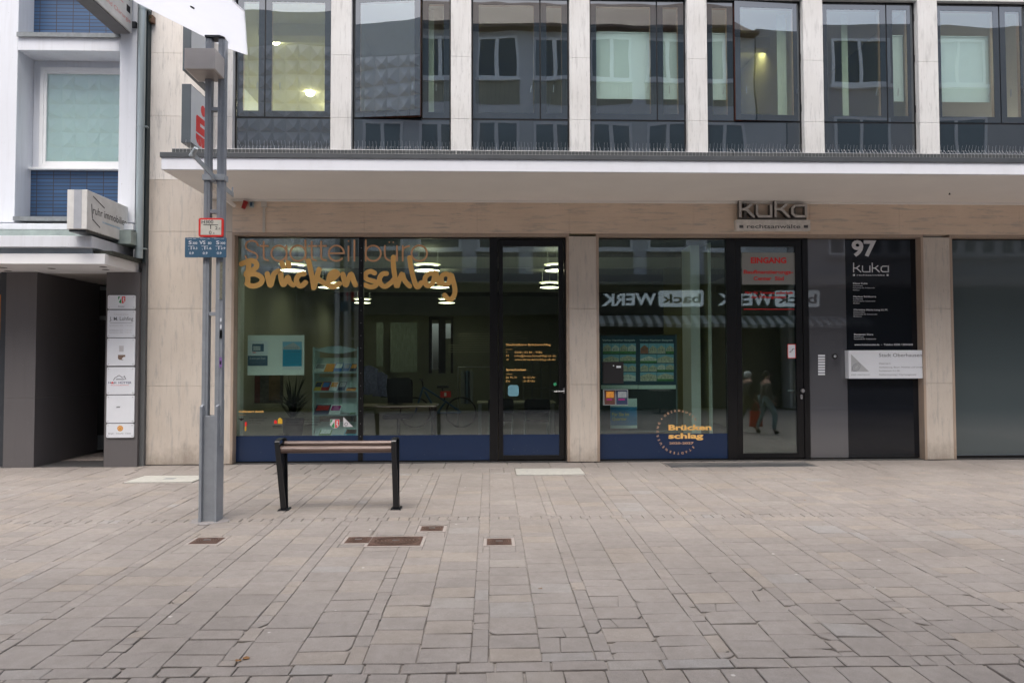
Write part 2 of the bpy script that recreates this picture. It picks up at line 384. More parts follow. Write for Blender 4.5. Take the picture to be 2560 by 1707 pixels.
pv = MB()
holes = []     # rectangles (x0,x1,y0,y1) kept free for covers
def slab(pts, gap=.004, tone=None, lift=0.0, tilt=.0018, gy=None):
    gy = gap if gy is None else gy
    cx = sum(p[0] for p in pts)/len(pts); cy = sum(p[1] for p in pts)/len(pts)
    tx, ty = random.gauss(0, tilt)*2, random.gauss(0, tilt)*2; dz = random.gauss(0, .0009)+lift
    n = len(pts); out = []; top = []; low = []
    for x, y in pts:
        jm = .0016+.003*max(0, min(1, (-cy-4.6)/1.6)); jx, jy = random.uniform(-jm, jm), random.uniform(-jm, jm)
        d = Vector((cx-x, cy-y)); l = d.length or 1; sx = gap if cx > x else -gap; sy = gy if cy > y else -gy
        X, Y = x+sx+jx, y+sy+jy; z = gz(y)+dz+(X-cx)*tx+(Y-cy)*ty
        out.append((X, Y, z-.0035)); low.append((X, Y, z-.03)); top.append((X+d.x/l*.006, Y+d.y/l*.006, z))
    b = len(pv.v); pv.v += top+out+low
    fs = [tuple(range(n))]+[(n+i, n+(i+1) % n, (i+1) % n, i) for i in range(n)]+[(2*n+i, 2*n+(i+1) % n, n+(i+1) % n, n+i) for i in range(n)]
    tn = random.random() if tone is None else tone
    for f in fs: pv.f.append([b+i for i in f]); pv.m.append(0); pv.sm.append(False); pv.tone.append(tn)
def rect(x0, x1, y0, y1, gap=.004, tone=None, worn=0.0, **k):
    if x1-x0 < .02 or y1-y0 < .02: return
    for h in holes:
        if x0 < h[1]-1e-6 and x1 > h[0]+1e-6 and y0 < h[3]-1e-6 and y1 > h[2]+1e-6:   # trim the slab round a cover
            tone = random.random() if tone is None else tone
            for q in ((x0, min(x1, h[0]), y0, y1), (max(x0, h[1]), x1, y0, y1), (max(x0, h[0]), min(x1, h[1]), y0, min(y1, h[2])), (max(x0, h[0]), min(x1, h[1]), max(y0, h[3]), y1)):
                if q[1]-q[0] > .015 and q[3]-q[2] > .015: rect(*q, gap=gap, tone=tone, **k)
            return
    pts = [(x0, y0), (x1, y0), (x1, y1), (x0, y1)]
    if random.random() < worn:          # a corner broken off and patched
        i = random.randrange(4); c = random.uniform(.02, .085); q = []
        for j, p in enumerate(pts):
            if j == i:
                a = pts[j-1]; b = pts[(j+1) % 4]
                da = Vector(a)-Vector(p); db = Vector(b)-Vector(p); da.normalize(); db.normalize()
                p1 = Vector(p)+da*c*random.uniform(.6, 1.3); p2 = Vector(p)+db*c*random.uniform(.6, 1.3)
                mid = (p1+p2)/2+(Vector(p)-(p1+p2)/2)*random.uniform(.1, .4)
                q += [tuple(p1), tuple(mid), tuple(p2)]
            else: q.append(p)
        pts = q
        if random.random() < .4 and x1-x0 > .2:  # cracked across as well
            xm = random.uniform(.35, .65)*(x1-x0)+x0; a = (xm, y0); b_ = (xm+random.uniform(-.04, .04), y1)
            slab([(x0, y0), a, b_, (x0, y1)], .0016, tone, **k); slab([a, (x1, y0), (x1, y1), b_], .0016, tone, **k); return
    slab(pts, gap, tone, **k)
# cover cut-outs measured in the photo
def grect(x0, x1, y0, y1):
    a = G((x0+x1)/2, y1); b = G((x0+x1)/2, y0); ym = (a[1]+b[1])/2
    g0 = G(x0, (y0+y1)/2); g1 = G(x1, (y0+y1)/2)
    return (g0[0], g1[0], a[1], b[1])
C_A = grect(483, 552, 1343, 1359)      # left square cover by the mast
C_B = grect(866, 926, 1341, 1357)
C_C = grect(925, 1054, 1340, 1364)
C_D = grect(1052, 1108, 1314, 1327)
C_E = grect(1217, 1279, 1345, 1362)
S_1 = grect(337, 500, 1188, 1206)
S_2 = grect(1290, 1457, 1170, 1187)
GRT = grect(1668, 2032, 1155, 1166)
for c in (C_A, C_B, C_C, C_D, C_E): holes.append((c[0]-.03, c[1]+.03, c[2]-.03, c[3]+.03))
for c in (S_1, S_2, GRT): holes.append((c[0]-.012, c[1]+.012, c[2]-.012, c[3]+.012))
PER = .684; W1 = .293; W2 = PER-2*W1
cols = []
x = -.113-PER*14
while x < XB:
    cols += [(x, x+W2, 1), (x+W2, x+W2+W1, 0), (x+W2+W1, x+PER, 0)]; x += PER
B1 = (-3.43, -3.30); B2 = (-6.69, -6.575)
def fill(y0, y1):
    for (a, b, narrow) in cols:
        if b < XA or a > XB: continue
        y = y1-random.uniform(0, .2)
        first = True; top = y1
        while top > y0+.001:
            L = random.choice((.2, .2, .2, .2, .26, .14)) if not narrow else random.choice((.1, .15, .2, .24))
            if first: L = random.uniform(.08, .2); first = False
            bot = max(y0, top-L)
            if bot-y0 < .06: bot = y0
            cx, cy = (a+b)/2, (bot+top)/2
            near = max(0, min(1, (-cy-4.9)/1.4)); worn = near*(.22+.36*(cx > .8))
            tn = random.random()*(.85) if random.random() > .1 else random.uniform(.8, 1)
            rect(a, b, bot, top, .0013+.0006*near+random.uniform(0, .0011), tn, worn=worn, tilt=.0018+.0035*near, gy=.0018+.0022*near+random.uniform(0, .0022))
            top = bot
fill(B1[1], -.80); fill(B2[1], B1[0])
x = XA
while x < XB:
    L = random.uniform(.09, .115); rect(x, x+L, *B1, .004); x += L
x = XA
while x < XB:
    L = random.choice((.2, .3, .38, .3)); rect(x, x+L, *B2, .006, worn=.3, tilt=.004); x += L
x = XA
while x < XB:
    L = random.uniform(.195, .215); rect(x, x+L, B2[0]-.62, B2[0], random.choice((.003, .006, .009, .0105)), tone=random.choice((.2, .5, .9, .75)), gy=.004, tilt=.003)
    rect(x, x+L, YN, B2[0]-.62, .006); x += L
for (y0, y1) in ((-.42, 0.12), (-.80, -.42)):
    x = XA
    while x < XB:
        L = random.choice((.5, .5, .42, .2)); rect(x, x+L, y0, y1, .005, tone=random.uniform(0, .5)); x += L
struct('paving', pv, slab_mat())

# covers and plates let into the paving
RUST = flat('rusty_iron', (.085, .048, .036), .7, var=.3, scale=30, bmp=.002)
MORT = flat('mortar_collar', (.30, .27, .25), .9, var=.1, scale=30)
def cover(c, label, rings=5, wide=False):
    cx, cy = (c[0]+c[1])/2, (c[2]+c[3])/2; z = gz(cy)
    t = thing('manhole_cover', (cx, cy, z), label, 'manhole cover', 'rusty covers in the paving')
    m = MB(); m.box(c[0]-.028, c[1]+.028, c[2]-.028, c[3]+.028, z-.03, z-.0015)
    m.build('mortar_collar', MORT, t)
    m = MB(); m.box(c[0], c[1], c[2], c[3], z-.02, z+.001); m.build('frame', RUST, t, bevel=.002)
    m = MB(); hx, hy = (c[1]-c[0])/2-.012, (c[3]-c[2])/2-.012
    m.box(cx-hx, cx+hx, cy-hy, cy+hy, z+.001, z+.004)
    for k in range(rings):                      # raised rings
        f = (k+1)/(rings+.4); n = 28
        for i in range(n):
            a, b = 2*math.pi*i/n, 2*math.pi*(i+1)/n
            pa = [(cx+hx*f*q*math.cos(w_), cy+hy*f*q*math.sin(w_)) for w_ in (a, b) for q in (1, .90)]
            m.add([(pa[0][0], pa[0][1], z+.007), (pa[1][0], pa[1][1], z+.007), (pa[3][0], pa[3][1], z+.007), (pa[2][0], pa[2][1], z+.007)], [(0, 2, 3, 1)], 1)
    m.build('lid', [RUST, flat('ring_highlight', (.17, .115, .09), .45, metal=.3, var=.3, scale=40)], t)  # rings coloured lighter: a highlight painted on to bring out their relief
    m = MB(); m.box(cx-.03, cx+.03, cy-.008, cy+.008, z+.0045, z+.009); m.build('lifting_bar', SILVER, t)
cover(C_A, 'square rusty cover with rings just in front of the grey mast')
cover(C_B, 'small square rusty cover touching the left end of the long rusty cover')
cover(C_C, 'long rectangular rusty cover, widest of the covers below the bench', 6)
cover(C_D, 'small rusty cover farthest from the viewer, behind the long cover')
cover(C_E, 'square rusty cover by itself right of the long cover')
CONC = flat('pale_concrete', (.37, .37, .345), .8, var=.12, scale=12)
for c, lb in ((S_1, 'pale concrete access plate behind the foot of the grey mast'), (S_2, 'pale concrete slab in front of the left glass door')):
    m = MB(); z = gz((c[2]+c[3])/2); m.box(c[0], c[1], c[2], c[3], z-.03, z+.004)
    cx, cy = (c[0]+c[1])/2, (c[2]+c[3])/2
    m.box(cx-.04, cx+.10, cy-.05, cy+.05, z+.0045, z+.006, 1) if c is S_1 else m.box(c[0]+.14, c[0]+.17, cy-.03, cy, z+.0045, z+.006, 1)
    tag(m.build('access_plate', [CONC, flat('inlay_grey', (.2, .22, .22), .7)], org=(cx, cy, z), bevel=.003), lb, 'access plate')
m = MB(); c = GRT; z = gz(c[2]); cx, cy = (c[0]+c[1])/2, (c[2]+c[3])/2
m.box(c[0], c[1], c[2]-.01, c[2], z-.02, z+.003); m.box(c[0], c[1], c[3], c[3]+.01, z-.02, z+.003)
x = c[0]
while x < c[1]: m.box(x, x+.004, c[2], c[3], z-.02, z+.002); x += .032
for k in range(8): yy = c[2]+(c[3]-c[2])*(k+.5)/8; m.box(c[0], c[1], yy-.0015, yy+.0015, z-.016, z+.001)
m.box(c[0], c[1], c[2], c[3], z-.03, z-.026, 1)
tag(m.build('grate', [flat('galvanised', (.16, .17, .18), .5, metal=.4), BLK], org=(cx, cy, z)), 'grey metal foot grate in front of the right glass door', 'grate')

random.seed(21)
LEAF = flat('dry_leaf', (.20, .10, .035), .8, var=.3, scale=60)
for k, (x_, y_, lb) in enumerate(((597, 1652, 'brown dry leaf in the joint of the near cross band'), (614, 1646, 'second dry leaf just right of the brown one in the cross band'), (2012, 1251, 'small orange-brown leaf on the slabs at the right'), (876, 1248, 'tiny dark leaf on the slabs under the bench'), (1350, 1472, 'small dry leaf on the slabs in the middle of the street'))):
    g_ = G(x_, y_); z = gz(g_[1])+.002; m = MB(); a0 = random.uniform(0, 6); n = 9; sz_ = .022 if k < 2 else .014
    m.add([(g_[0]+sz_*random.uniform(.6, 1.2)*math.cos(a0+2*math.pi*i/n), g_[1]+sz_*.7*math.sin(a0+2*math.pi*i/n), z+random.uniform(0, .008)) for i in range(n)]+[(g_[0], g_[1], z+.006)], [(i, (i+1) % n, n) for i in range(n)])
    tag(m.build('dry_leaf', LEAF, org=(g_[0], g_[1], z)), lb, 'leaf', 'dry leaves on the paving')
# ================================================================== MAIN BUILDING
YG = .14                                   # plane of the shop glass
bld = thing('office_building', (0, 0, 0), 'pale travertine office building with glazed shopfront, white canopy and dark windows above', 'building')
ZH = PZ(590.5, 1400)                        # head of the shop openings
ZS = 3.96                                   # soffit
XL = PX(357, 900); XE1 = PX(577, 900)
seams = [PZ(964.5, 430), PZ(771.5, 430), PZ(579, 430), PZ(449, 430), PZ(291, 430), PZ(133.5, 430), 7.25, 8.4, 9.6, 10.8, 12.0, 13.0]
def panel_stack(mb, x0, x1, zs, y0, y1, j=.0018):
    for a, b in zip(zs, zs[1:]): mb.box(x0, x1, y0, y1, a+j, b-j)
m = MB(); panel_stack(m, XL, XE1, [0.012]+seams[:4], 0, .15); 
m.build('wall', TRAV_V, bld, bevel=.002)
m = MB(); panel_stack(m, XL, PX(563, 200), seams[3:7], 0, .15)
o = m.build('wall', travertine('travertine_left_lifted', True, warm=(.69, .66, .62), pale=(.80, .78, .75), dirt=1.0), bld, bevel=.002)  # lighter copy of the stone, brightened to offset shading from signs and reflector
m = MB(); m.box(XL-.0, XL+.055, -.012, 0, .012, 4.2); m.build('wall_edge', TRAV_T, bld)
# columns between the openings
def column(p0, p1):
    m = MB(); panel_stack(m, p0, p1, [.012]+seams[:2]+[ZH], 0, .17); m.build('column', TRAV_V, bld, bevel=.003)
XC = [(PX(1422.5), PX(1490.2)), (PX(2314, 900)+.0, PX(2380, 900))]
for a, b in XC: column(a, b)
XR = 12.5
column(PX(2314, 900)+4.6, PX(2380, 900)+4.6)
# frieze above openings
m = MB(); xs = [XE1, -1.9, -.2, 1.2, 3.1, 4.9, 6.3, 8.2, 10.3, XR]
for a, b in zip(xs, xs[1:]): m.box(a+.001, b-.001, 0, .17, ZH+.042, ZS+.02)
m.build('frieze', TRAV_H, bld, bevel=.001)
def trim(x0, x1):
    m = MB(); m.box(x0, x1, -.004, .17, ZH, ZH+.0415)
    m.box(x0, x0+.038, -.0045, .17, .012, ZH-.0005); m.box(x1-.038, x1, -.0045, .17, .012, ZH-.0005)
    m.build('opening_trim', TRAV_T, bld, bevel=.002)
trim(XE1+.0005, XC[0][0]-.0005); trim(XC[0][1]+.0005, XC[1][0]-.0005); trim(XC[1][1]+.0005, XC[1][0]+4.599)
# thin threshold
m = MB(); m.box(XL, XR, .03, .3, -.03, .011); m.build('threshold', flat('dark_sill', (.05, .05, .05), .6), bld)
# structure behind
SLABZ0, SLABZ1 = ZS-.02, 4.30
m = MB(); m.box(XL, XR, .17, 10.2, ZH+.05, SLABZ1); m.build('floor_slab', flat('dark_ceiling', (.10, .105, .09), .8), bld)

# ---- canopy
YC = 8.79-10.37
XCL = PX(403, 424, YC)
m = MB(); m.box(XCL, XR, YC, 0, ZS, PZ(394.5, 1280, YC)-.0)
m.build('canopy', stained('canopy_white', (.69, .715, .775), .5, .07, (3, 3, 1.4)), bld, bevel=.004)
zt = PZ(398.9, 1280, YC)
zt1 = PZ(387.5, 1280, YC-.01)
m = MB(); m.box(XCL+.012, XR, YC+.012, -.001, ZS-.005, ZS-.0005); m.build('soffit', CREAM, bld)
m = MB(); m.box(XCL-.015, XR, YC-.015, 0, zt-.003, zt1+.004); m.build('canopy_flashing', flat('flashing', (.06, .067, .075), .45, var=.15, scale=4), bld, bevel=.003)
m = MB(); m.box(XE1-.2, XR, -.035, 0, ZS-.035, ZS-.0055); m.build('soffit_moulding', CREAM, bld, bevel=.004)
# ---- upper floor
PILC = [852.5, 1152, 1450, 1745, 2035, 2322]
px = [PX(c, 200) for c in PILC]
pitch = (px[-1]-px[0])/5
PW = .31
pil = [px[0]+pitch*k for k in range(-1, 8)]          # pilaster centres
ZB, ZT = 4.14, PZ(7, 2180, .1)
ZCL = ZT+.11
YW = .10
def pilaster(c, w_=PW):
    m = MB(); panel_stack(m, c-w_/2, c+w_/2, [ZB]+seams[4:7], 0, .26, .0012); m.build('pilaster', TRAV_W, bld, bevel=.003)
    m = MB(); panel_stack(m, c-w_/2, c+w_/2, seams[6:12], 0, .26, .0012); m.build('upper_pilaster', TRAV_W, bld, bevel=.003)
pil[0] = (PX(563, 200)+.001+PX(582, 200))/2
pilaster(pil[0], PX(582, 200)-PX(563, 200)-.002)
for c in pil[1:]: pilaster(c)
# lintels between the pilasters
for i in range(len(pil)-1):
    m = MB(); a = pil[i]+PW/2+.0005 if i else PX(582, 200)+.0005
    m.box(a, pil[i+1]-PW/2-.0005, .02, .26, ZT, ZT+.75); m.build('lintel', TRAV_W, bld, bevel=.002)
    m = MB(); m.box(a, pil[i+1]-PW/2-.0005, .02, .26, 9.9, 10.7); m.build('upper_lintel', TRAV_W, bld)
TAN = flat('tan_wood', (.50, .33, .20), .5, var=.1); RWOOD = flat('red_brown_wood', (.13, .035, .018), .4, var=.2)
def sash(bw, x0, x1, z0, z1, angle, hinge, name='sash'):
    """one glazed leaf: enamelled border, clear pane, hinged when open"""
    hx = x0 if hinge == 'L' else x1
    rot = (-1 if hinge == 'L' else 1)*angle
    def tr(mb):
        q = []
        for x, y, z in mb.v:
            dx, dy = x-hx, y-YW
            q.append((hx+dx*math.cos(rot)-dy*math.sin(rot), YW+dx*math.sin(rot)+dy*math.cos(rot), z))
        mb.v = q; return mb
    bx, bz = .088, .092
    m = MB()
    m.box(x0, x1, YW, YW+.012, z1-bz, z1); m.box(x0, x1, YW, YW+.012, z0, z0+bz)
    m.box(x0, x0+bx, YW, YW+.012, z0+bz, z1-bz); m.box(x1-bx, x1, YW, YW+.012, z0+bz, z1-bz)
    if angle:
        for (a, b, c, d) in ((x0+.004, x0+.06, z0, z1), (x1-.06, x1-.004, z0, z1), (x0+.06, x1-.06, z0, z0+.06), (x0+.06, x1-.06, z1-.06, z1)):
            m.box(a, b, YW+.0125, YW+.075, c+.002, d-.002, 1)
    f = tr(m).build(name, [ENAMEL, RWOOD], bw)
    m = MB(); m.box(x0+bx, x1-bx, YW+.002, YW+.008, z0+bz, z1-bz)
    tr(m).build('pane', UGLASS, f)
    m = MB(); m.box(x1-bx-.001, x1-bx+.02, YW+.013, YW+.07, z0+bz-.01, z1-bz+.02); m.box(x0+bx-.02, x1-bx, YW+.013, YW+.07, z1-bz, z1-bz+.02)
    m.box(x0+bx-.02, x0+bx-.003, YW+.013, YW+.07, z0+bz-.01, z1-bz)
    tr(m).build('inner_frame', TAN, f)
    m = MB(); m.tube((x0+bx+.11 if hinge == 'R' else x1-bx-.03, YW+.05, z0+.55), (x0+bx+.11 if hinge == 'R' else x1-bx-.05, YW+.06, z0+.44), .008)
    tr(m).build('catch', SILVER, f)
def upper_window(i, wide_left, open_=0.0):
    x0 = pil[i]+PW/2+.004 if i else PX(582, 200)+.006
    x1 = pil[i+1]-PW/2-.004
    m = MB(); y0, y1 = YW+.012, YW+.10
    m.box(x0, x0+.02, YW-.004, y1, ZB, ZT); m.box(x1-.02, x1, YW-.004, y1, ZB, ZT); m.box(x0+.02, x1-.02, YW-.004, y1, ZT-.02, ZT)
    zs = 5.235; m.box(x0+.02, x1-.02, YW+.004, y1, zs-.012, zs+.012)
    wd = .42; xm = x1-.022-wd if wide_left else x0+.022+wd
    m.box(xm-.008, xm+.008, YW+.006, y1, zs, ZT-.02)
    for zz in (5.45, 6.25, 6.9):
        for xx in (x0+.006, x1-.006): m.tube((xx, YW-.012, zz-.055), (xx, YW-.012, zz+.055), .007)
    bw = m.build('window', BLACK, bld)
    z0, z1 = zs+.014, ZT-.024
    if wide_left:
        sash(bw, x0+.022, xm-.01, z0, z1, open_, 'L'); sash(bw, xm+.01, x1-.022, z0, z1, 0, 'R')
    else:
        sash(bw, x0+.022, xm-.01, z0, z1, 0, 'L'); sash(bw, xm+.01, x1-.022, z0, z1, open_, 'R')
    m = MB(); m.box(x0+.022, x1-.022, YW, YW+.012, ZB, zs-.014); m.build('spandrel_panel', ENAMEL, bw)
    m = MB(); m.box(x0, x1, YW, YW+.02, ZT+.76, 9.89); m.box(x0, x1, YW, YW+.02, 10.71, 12.59); m.build('upper_glazing', ENAMEL, bw)
    return x0, x1
bays = [upper_window(0, False), upper_window(1, True, R_(6.6)), upper_window(2, True), upper_window(3, True), upper_window(4, False, R_(2.2)), upper_window(5, True), upper_window(6, True), upper_window(7, True)]
# rooms on the upper floor
CEIL = flat('ceiling_lamp_tint', (.70, .68, .50), .8, var=.03, scale=1)  # white ceiling tinted yellow: warm lamp light put into its colour
m = MB(); m.box(XL, XR, .27, 6.5, ZCL, ZCL+.1); m.build('upper_ceiling', CEIL, bld)
m = MB(); m.box(XL, XR, .27, 6.5, SLABZ1, SLABZ1+.03); m.build('upper_floor', FLOORIN, bld)
m = MB(); m.box(XL, XR, 6.5, 6.6, 4.3, ZCL); m.build('upper_back_wall', WALLIN, bld)
YELL = flat('yellow_wall', (.60, .57, .33), .8, var=.03, scale=1)
m = MB()
for i in (1, 2, 3, 4, 5, 6): m.box(pil[i]-.05, pil[i]+.05, .27, 6.5, 4.33, ZCL)
m.build('partition', YELL, bld)
m = MB(); m.box(pil[0], pil[1]-.05, 1.25, 1.5, ZCL-.2, ZCL); m.box(pil[4]+.05, pil[5]-.05, 1.5, 1.7, ZCL-.2, ZCL); m.build('ceiling_beam', YELL, bld)
# stair seen in the first bay
m = MB(); m.beam((PX(600), 1.0, 5.1), (PX(660), 3.0, 4.4), .9, .12); m.build('stair_flight', YELL, bld)
TEAL = flat('blind_pale', (.66, .76, .74), .8, var=.03, scale=3)
def blind(i, xa, xb, za, zb, lb):
    m = MB(); m.box(xa, xb, YW+.16, YW+.165, za, zb); m.tube((xa, YW+.165, zb+.015), (xb, YW+.165, zb+.015), .014)
    tag(m.build('window_blind', TEAL, org=((xa+xb)/2, YW+.16, za)), lb, 'blind', 'pale blinds behind the upper windows')
zb0, zb1 = PZ(248, 1560, YW+.16), PZ(85, 1560, YW+.16)
b = bays[3]; blind(3, b[0]+.07, b[1]-.05, zb0, zb1, 'wide pale blind behind the fourth upper window from the left')
b = bays[4]; blind(4, b[0]+.07, b[0]+.42, zb0, zb1, 'narrow pale blind in the fifth upper window, left of its open sash')
b = bays[5]; blind(5, b[1]-.42, b[1]-.08, zb0, zb1, 'narrow pale blind in the sixth upper window from the left')
b = bays[6]; blind(6, b[0]+.07, b[1]-.5, zb0, zb1, 'wide pale blind in the seventh upper window, at the right edge')
def drape(xa, xb, lb):
    m = MB(); n = 12
    for k in range(n):
        x = xa+(xb-xa)*k/n; m.box(x, xa+(xb-xa)*(k+.9)/n, .32+.01*(k % 2), .335+.01*(k % 2), 4.6, 7.05)
    tag(m.build('curtain', flat('curtain_pale', (.55, .62, .50), .9), org=((xa+xb)/2, .32, 4.6)), lb, 'curtain')
drape(bays[1][1]-.36, bays[1][1]-.28, 'narrow pale curtain in the second upper window')
drape(bays[4][1]-.27, bays[4][1]-.12, 'pale curtain strip at the right of the fifth upper window')
drape(bays[5][0]+.46, bays[5][0]+.56, 'pale curtain strip in the sixth upper window')
# lit lamps of the rooms, with one unseen lamp added
def ceil_lamp(x, y, z, lb, st, r=.085):
    t = thing('ceiling_lamp', (x, y, z), lb, 'ceiling lamp', 'round lamps under the upper ceiling')
    m = MB()
    n = 20; rings = [(r, z), (r*.95, z-.03), (r*.7, z-.055), (.001, z-.065)]
    for (ra, za), (rb, zb_) in zip(rings, rings[1:]):
        for k in range(n):
            a, b_ = 2*math.pi*k/n, 2*math.pi*(k+1)/n
            m.add([(x+ra*math.cos(a), y+ra*math.sin(a), za), (x+ra*math.cos(b_), y+ra*math.sin(b_), za), (x+rb*math.cos(b_), y+rb*math.sin(b_), zb_), (x+rb*math.cos(a), y+rb*math.sin(a), zb_)], [(0, 3, 2, 1)], 0, True)
    m.build('diffuser', emis('lamp_glow_%g' % st, (1, .93, .62), st), t)
    m = MB(); m.tube((x, y, z), (x, y, z+.0), r, n=20) if False else m.box(x-.06, x+.06, y-.06, y+.06, z, z+.02); m.build('base', WHITE, t)
def pl(pxx, pyy, z):                                  # point on a level plane seen at a pixel
    d = ray(pxx, pyy); t = (z-CAM.z)/d.z; return (CAM.x+d.x*t, CAM.y+d.y*t)
a = pl(688, 105, ZCL-.04); ceil_lamp(a[0], a[1], ZCL-.02, 'round lamp glowing on the ceiling in the first upper window', 14)
a = pl(775, 235, ZCL-.04); ceil_lamp(a[0], a[1], ZCL-.02, 'second round lamp deeper in the room of the first upper window', 14)
ceil_lamp(pil[1]-1.0, 5.0, ZCL-.02, 'unseen lamp added deep in the left upper room to brighten it', 260, .12)  # out of sight from the street, added to light the room
a = pl(1890, 118, ZCL-.04); ceil_lamp(a[0], a[1], ZCL-.02, 'lit round lamp behind the open sash of the fifth upper window', 16)

# ---- shop front, ground floor
def frame_rect(mb, x0, x1, z0, z1, w_, y0, y1, m=0):
    mb.box(x0, x0+w_, y0, y1, z0, z1, m); mb.box(x1-w_, x1, y0, y1, z0, z1, m)
    mb.box(x0+w_, x1-w_, y0, y1, z1-w_, z1, m); mb.box(x0+w_, x1-w_, y0, y1, z0, z0+w_, m)
def GX(p, y=870): return P(p, y, YG)[0]
def GZ(p, x=1200): return P(x, p, YG)[1]
ZF = GZ(1088, 900)                 # top of the blue film
def pane(parent, x0, x1, z0, z1):
    m = MB(); m.box(x0, x1, YG, YG+.004, z0, z1); g = m.build('pane', GLASS, parent)
    m = MB(); k = .0009
    m.add([(x0, YG+.03, z0), (x1, YG+.03+k*(x1-x0), z0), (x1, YG+.03+k*(x1-x0)+k*1.2, z1), (x0, YG+.03+k*1.2, z1)], [(0, 1, 2, 3)])
    m.build('inner_pane', GLASS2, parent)
gx0, gx1 = GX(583), GX(1224)
ms0, ms1 = GX(896.5), GX(908.5)
m = MB(); z0, z1 = .02, ZH-.002
m.box(gx0, gx0+.008, YG-.01, YG+.06, z0, z1); m.box(gx0, gx1, YG-.012, YG+.06, z1-.012, z1); m.box(gx0, gx1, YG-.01, YG+.06, z0, z0+.01)
m.box(ms0, ms1, YG-.014, YG+.06, z0+.01, z1-.012)
for k in range(16): m.disc((ms0+ms1)/2, .4+k*.19, .005, YG-.017, YG-.014, 1, 8)
w1 = m.build('shop_window', [BLACK, SILVER], bld)
pane(w1, gx0+.008, ms0, z0+.01, z1-.012); pane(w1, ms1, gx1, z0+.01, z1-.012)
m = MB(); m.box(gx0+.0085, ms0-.0005, YG-.002, YG-.0005, z0+.011, ZF); m.box(ms1+.0005, gx1-.001, YG-.002, YG-.0005, z0+.011, ZF); m.build('blue_film', FILM, w1)
# door 1
def door(x0, x1, lx0, lx1, ax0, ax1, az0, az1, film):
    m = MB(); yf = YG-.03
    m.box(x0, lx0, yf, YG+.06, .014, ZH-.001); m.box(lx1, x1, yf, YG+.06, .014, ZH-.001); m.box(lx0, lx1, yf, YG+.06, az1+.10, ZH-.001)
    d = m.build('door_frame', BLACK, bld, bevel=.003)
    m = MB(); yl = YG-.02; za, zb_ = .03, az1+.095
    m.box(lx0+.006, ax0, yl, YG+.05, za, zb_); m.box(ax1, lx1-.006, yl, YG+.05, za, zb_); m.box(ax0, ax1, yl, YG+.05, za, az0); m.box(ax0, ax1, yl, YG+.05, az1, zb_)
    l = m.build('door', BLACK, bld, bevel=.003)
    pane(l, ax0, ax1, az0, az1)
    if film: m = MB(); m.box(ax0, ax1, YG-.002, YG-.0005, az0, ZF); m.build('blue_film', FILM, l)
    return d, l
d1 = door(GX(1224)+.001, XC[0][0]-.04, GX(1245), GX(1410.5), GX(1257.5), GX(1396.8), GZ(1137, 1320), GZ(616, 1320), True)
m = MB(); hz_ = GZ(977.5, 1400); hx = GX(1409)
m.rrect(hx-.014, hx+.014, hz_-.035, hz_+.05, .012, YG-.03, YG-.022); m.tube((hx, YG-.03, hz_), (hx, YG-.075, hz_), .009); m.tube((hx, YG-.072, hz_), (GX(1383), YG-.072, hz_-.004), .0095)
m.build('handle', SILVER, d1[1])
# window 2
g20, g21 = GX(1490.4), GX(1816)
m = MB(); m.box(g20, g20+.007, YG-.01, YG+.06, z0, z1); m.box(g20, g21, YG-.012, YG+.06, z1-.012, z1); m.box(g20, g21, YG-.01, YG+.06, z0, z0+.01)
w2 = m.build('shop_window', BLACK, bld)
pane(w2, g20+.007, g21, z0+.01, z1-.012)
m = MB(); m.box(g20+.0075, g21-.001, YG-.002, YG-.0005, z0+.011, ZF); m.build('blue_film', FILM, w2)
d2 = door(g21+.001, GX(2021), GX(1840), GX(2007), GX(1854), GX(1990), GZ(1132.5, 1920), GZ(617, 1920), False)
m = MB(); hz2 = GZ(976, 1998); hx2 = GX(2000)
m.tube((hx2, YG-.02, hz2), (hx2, YG-.075, hz2), .014, n=14); m.tube((hx2, YG-.06, hz2), (hx2, YG-.085, hz2), .028, n=16)
m.tube((GX(1972), YG+.07, hz2-.005), (hx2, YG+.07, hz2), .008); m.build('knob', SILVER, d2[1])
m = MB(); m.rrect(hx2-.014, hx2+.018, hz2-.13, hz2-.06, .014, YG-.03, YG-.021); m.disc(hx2+.002, hz2-.092, .006, YG-.032, YG-.0305, 1); m.build('lock_plate', [SILVER, BLK], d2[1])
# grey glazed panel, black panel
GPAN = enamel('grey_glass_panel', lin((84, 85, 90)), 1.9, .0012, .02)
BPAN = enamel('black_glass_panel', lin((24, 27, 33)), 1.45, .001, .06)
TPAN = enamel('frosted_teal_glass', lin((76, 86, 89)), 1.62, .0006, .04)
gp1 = GX(2116.5)
m = MB(); m.box(GX(2021)+.001, gp1, YG-.005, YG+.03, .03, ZH-.001); gpn = m.build('bell_panel', GPAN, bld, bevel=.001)
m = MB(); m.box(gp1+.001, XC[1][0]-.039, YG-.008, YG+.03, .03, ZH-.001); bpn = m.build('directory_panel', BPAN, bld, bevel=.001)
fx0, fx1 = XC[1][1]+.04, XC[1][0]+4.56
m = MB(); m.box(fx0, fx1, YG, YG+.01, .06, ZH-.015); fw_ = m.build('frosted_pane', TPAN, bld)
m = MB(); frame_rect(m, fx0-.001, fx1+.001, .015, ZH-.001, .014, YG-.01, YG+.06)
m.box(fx0+.013, fx1-.013, YG-.01, YG+.06, .029, .055)
m.build('pane_frame', BLACK, bld)
m = MB(); m.box(fx1+.3, XR, YG, YG+.02, .06, ZH-.015); m.build('frosted_pane', TPAN, bld)
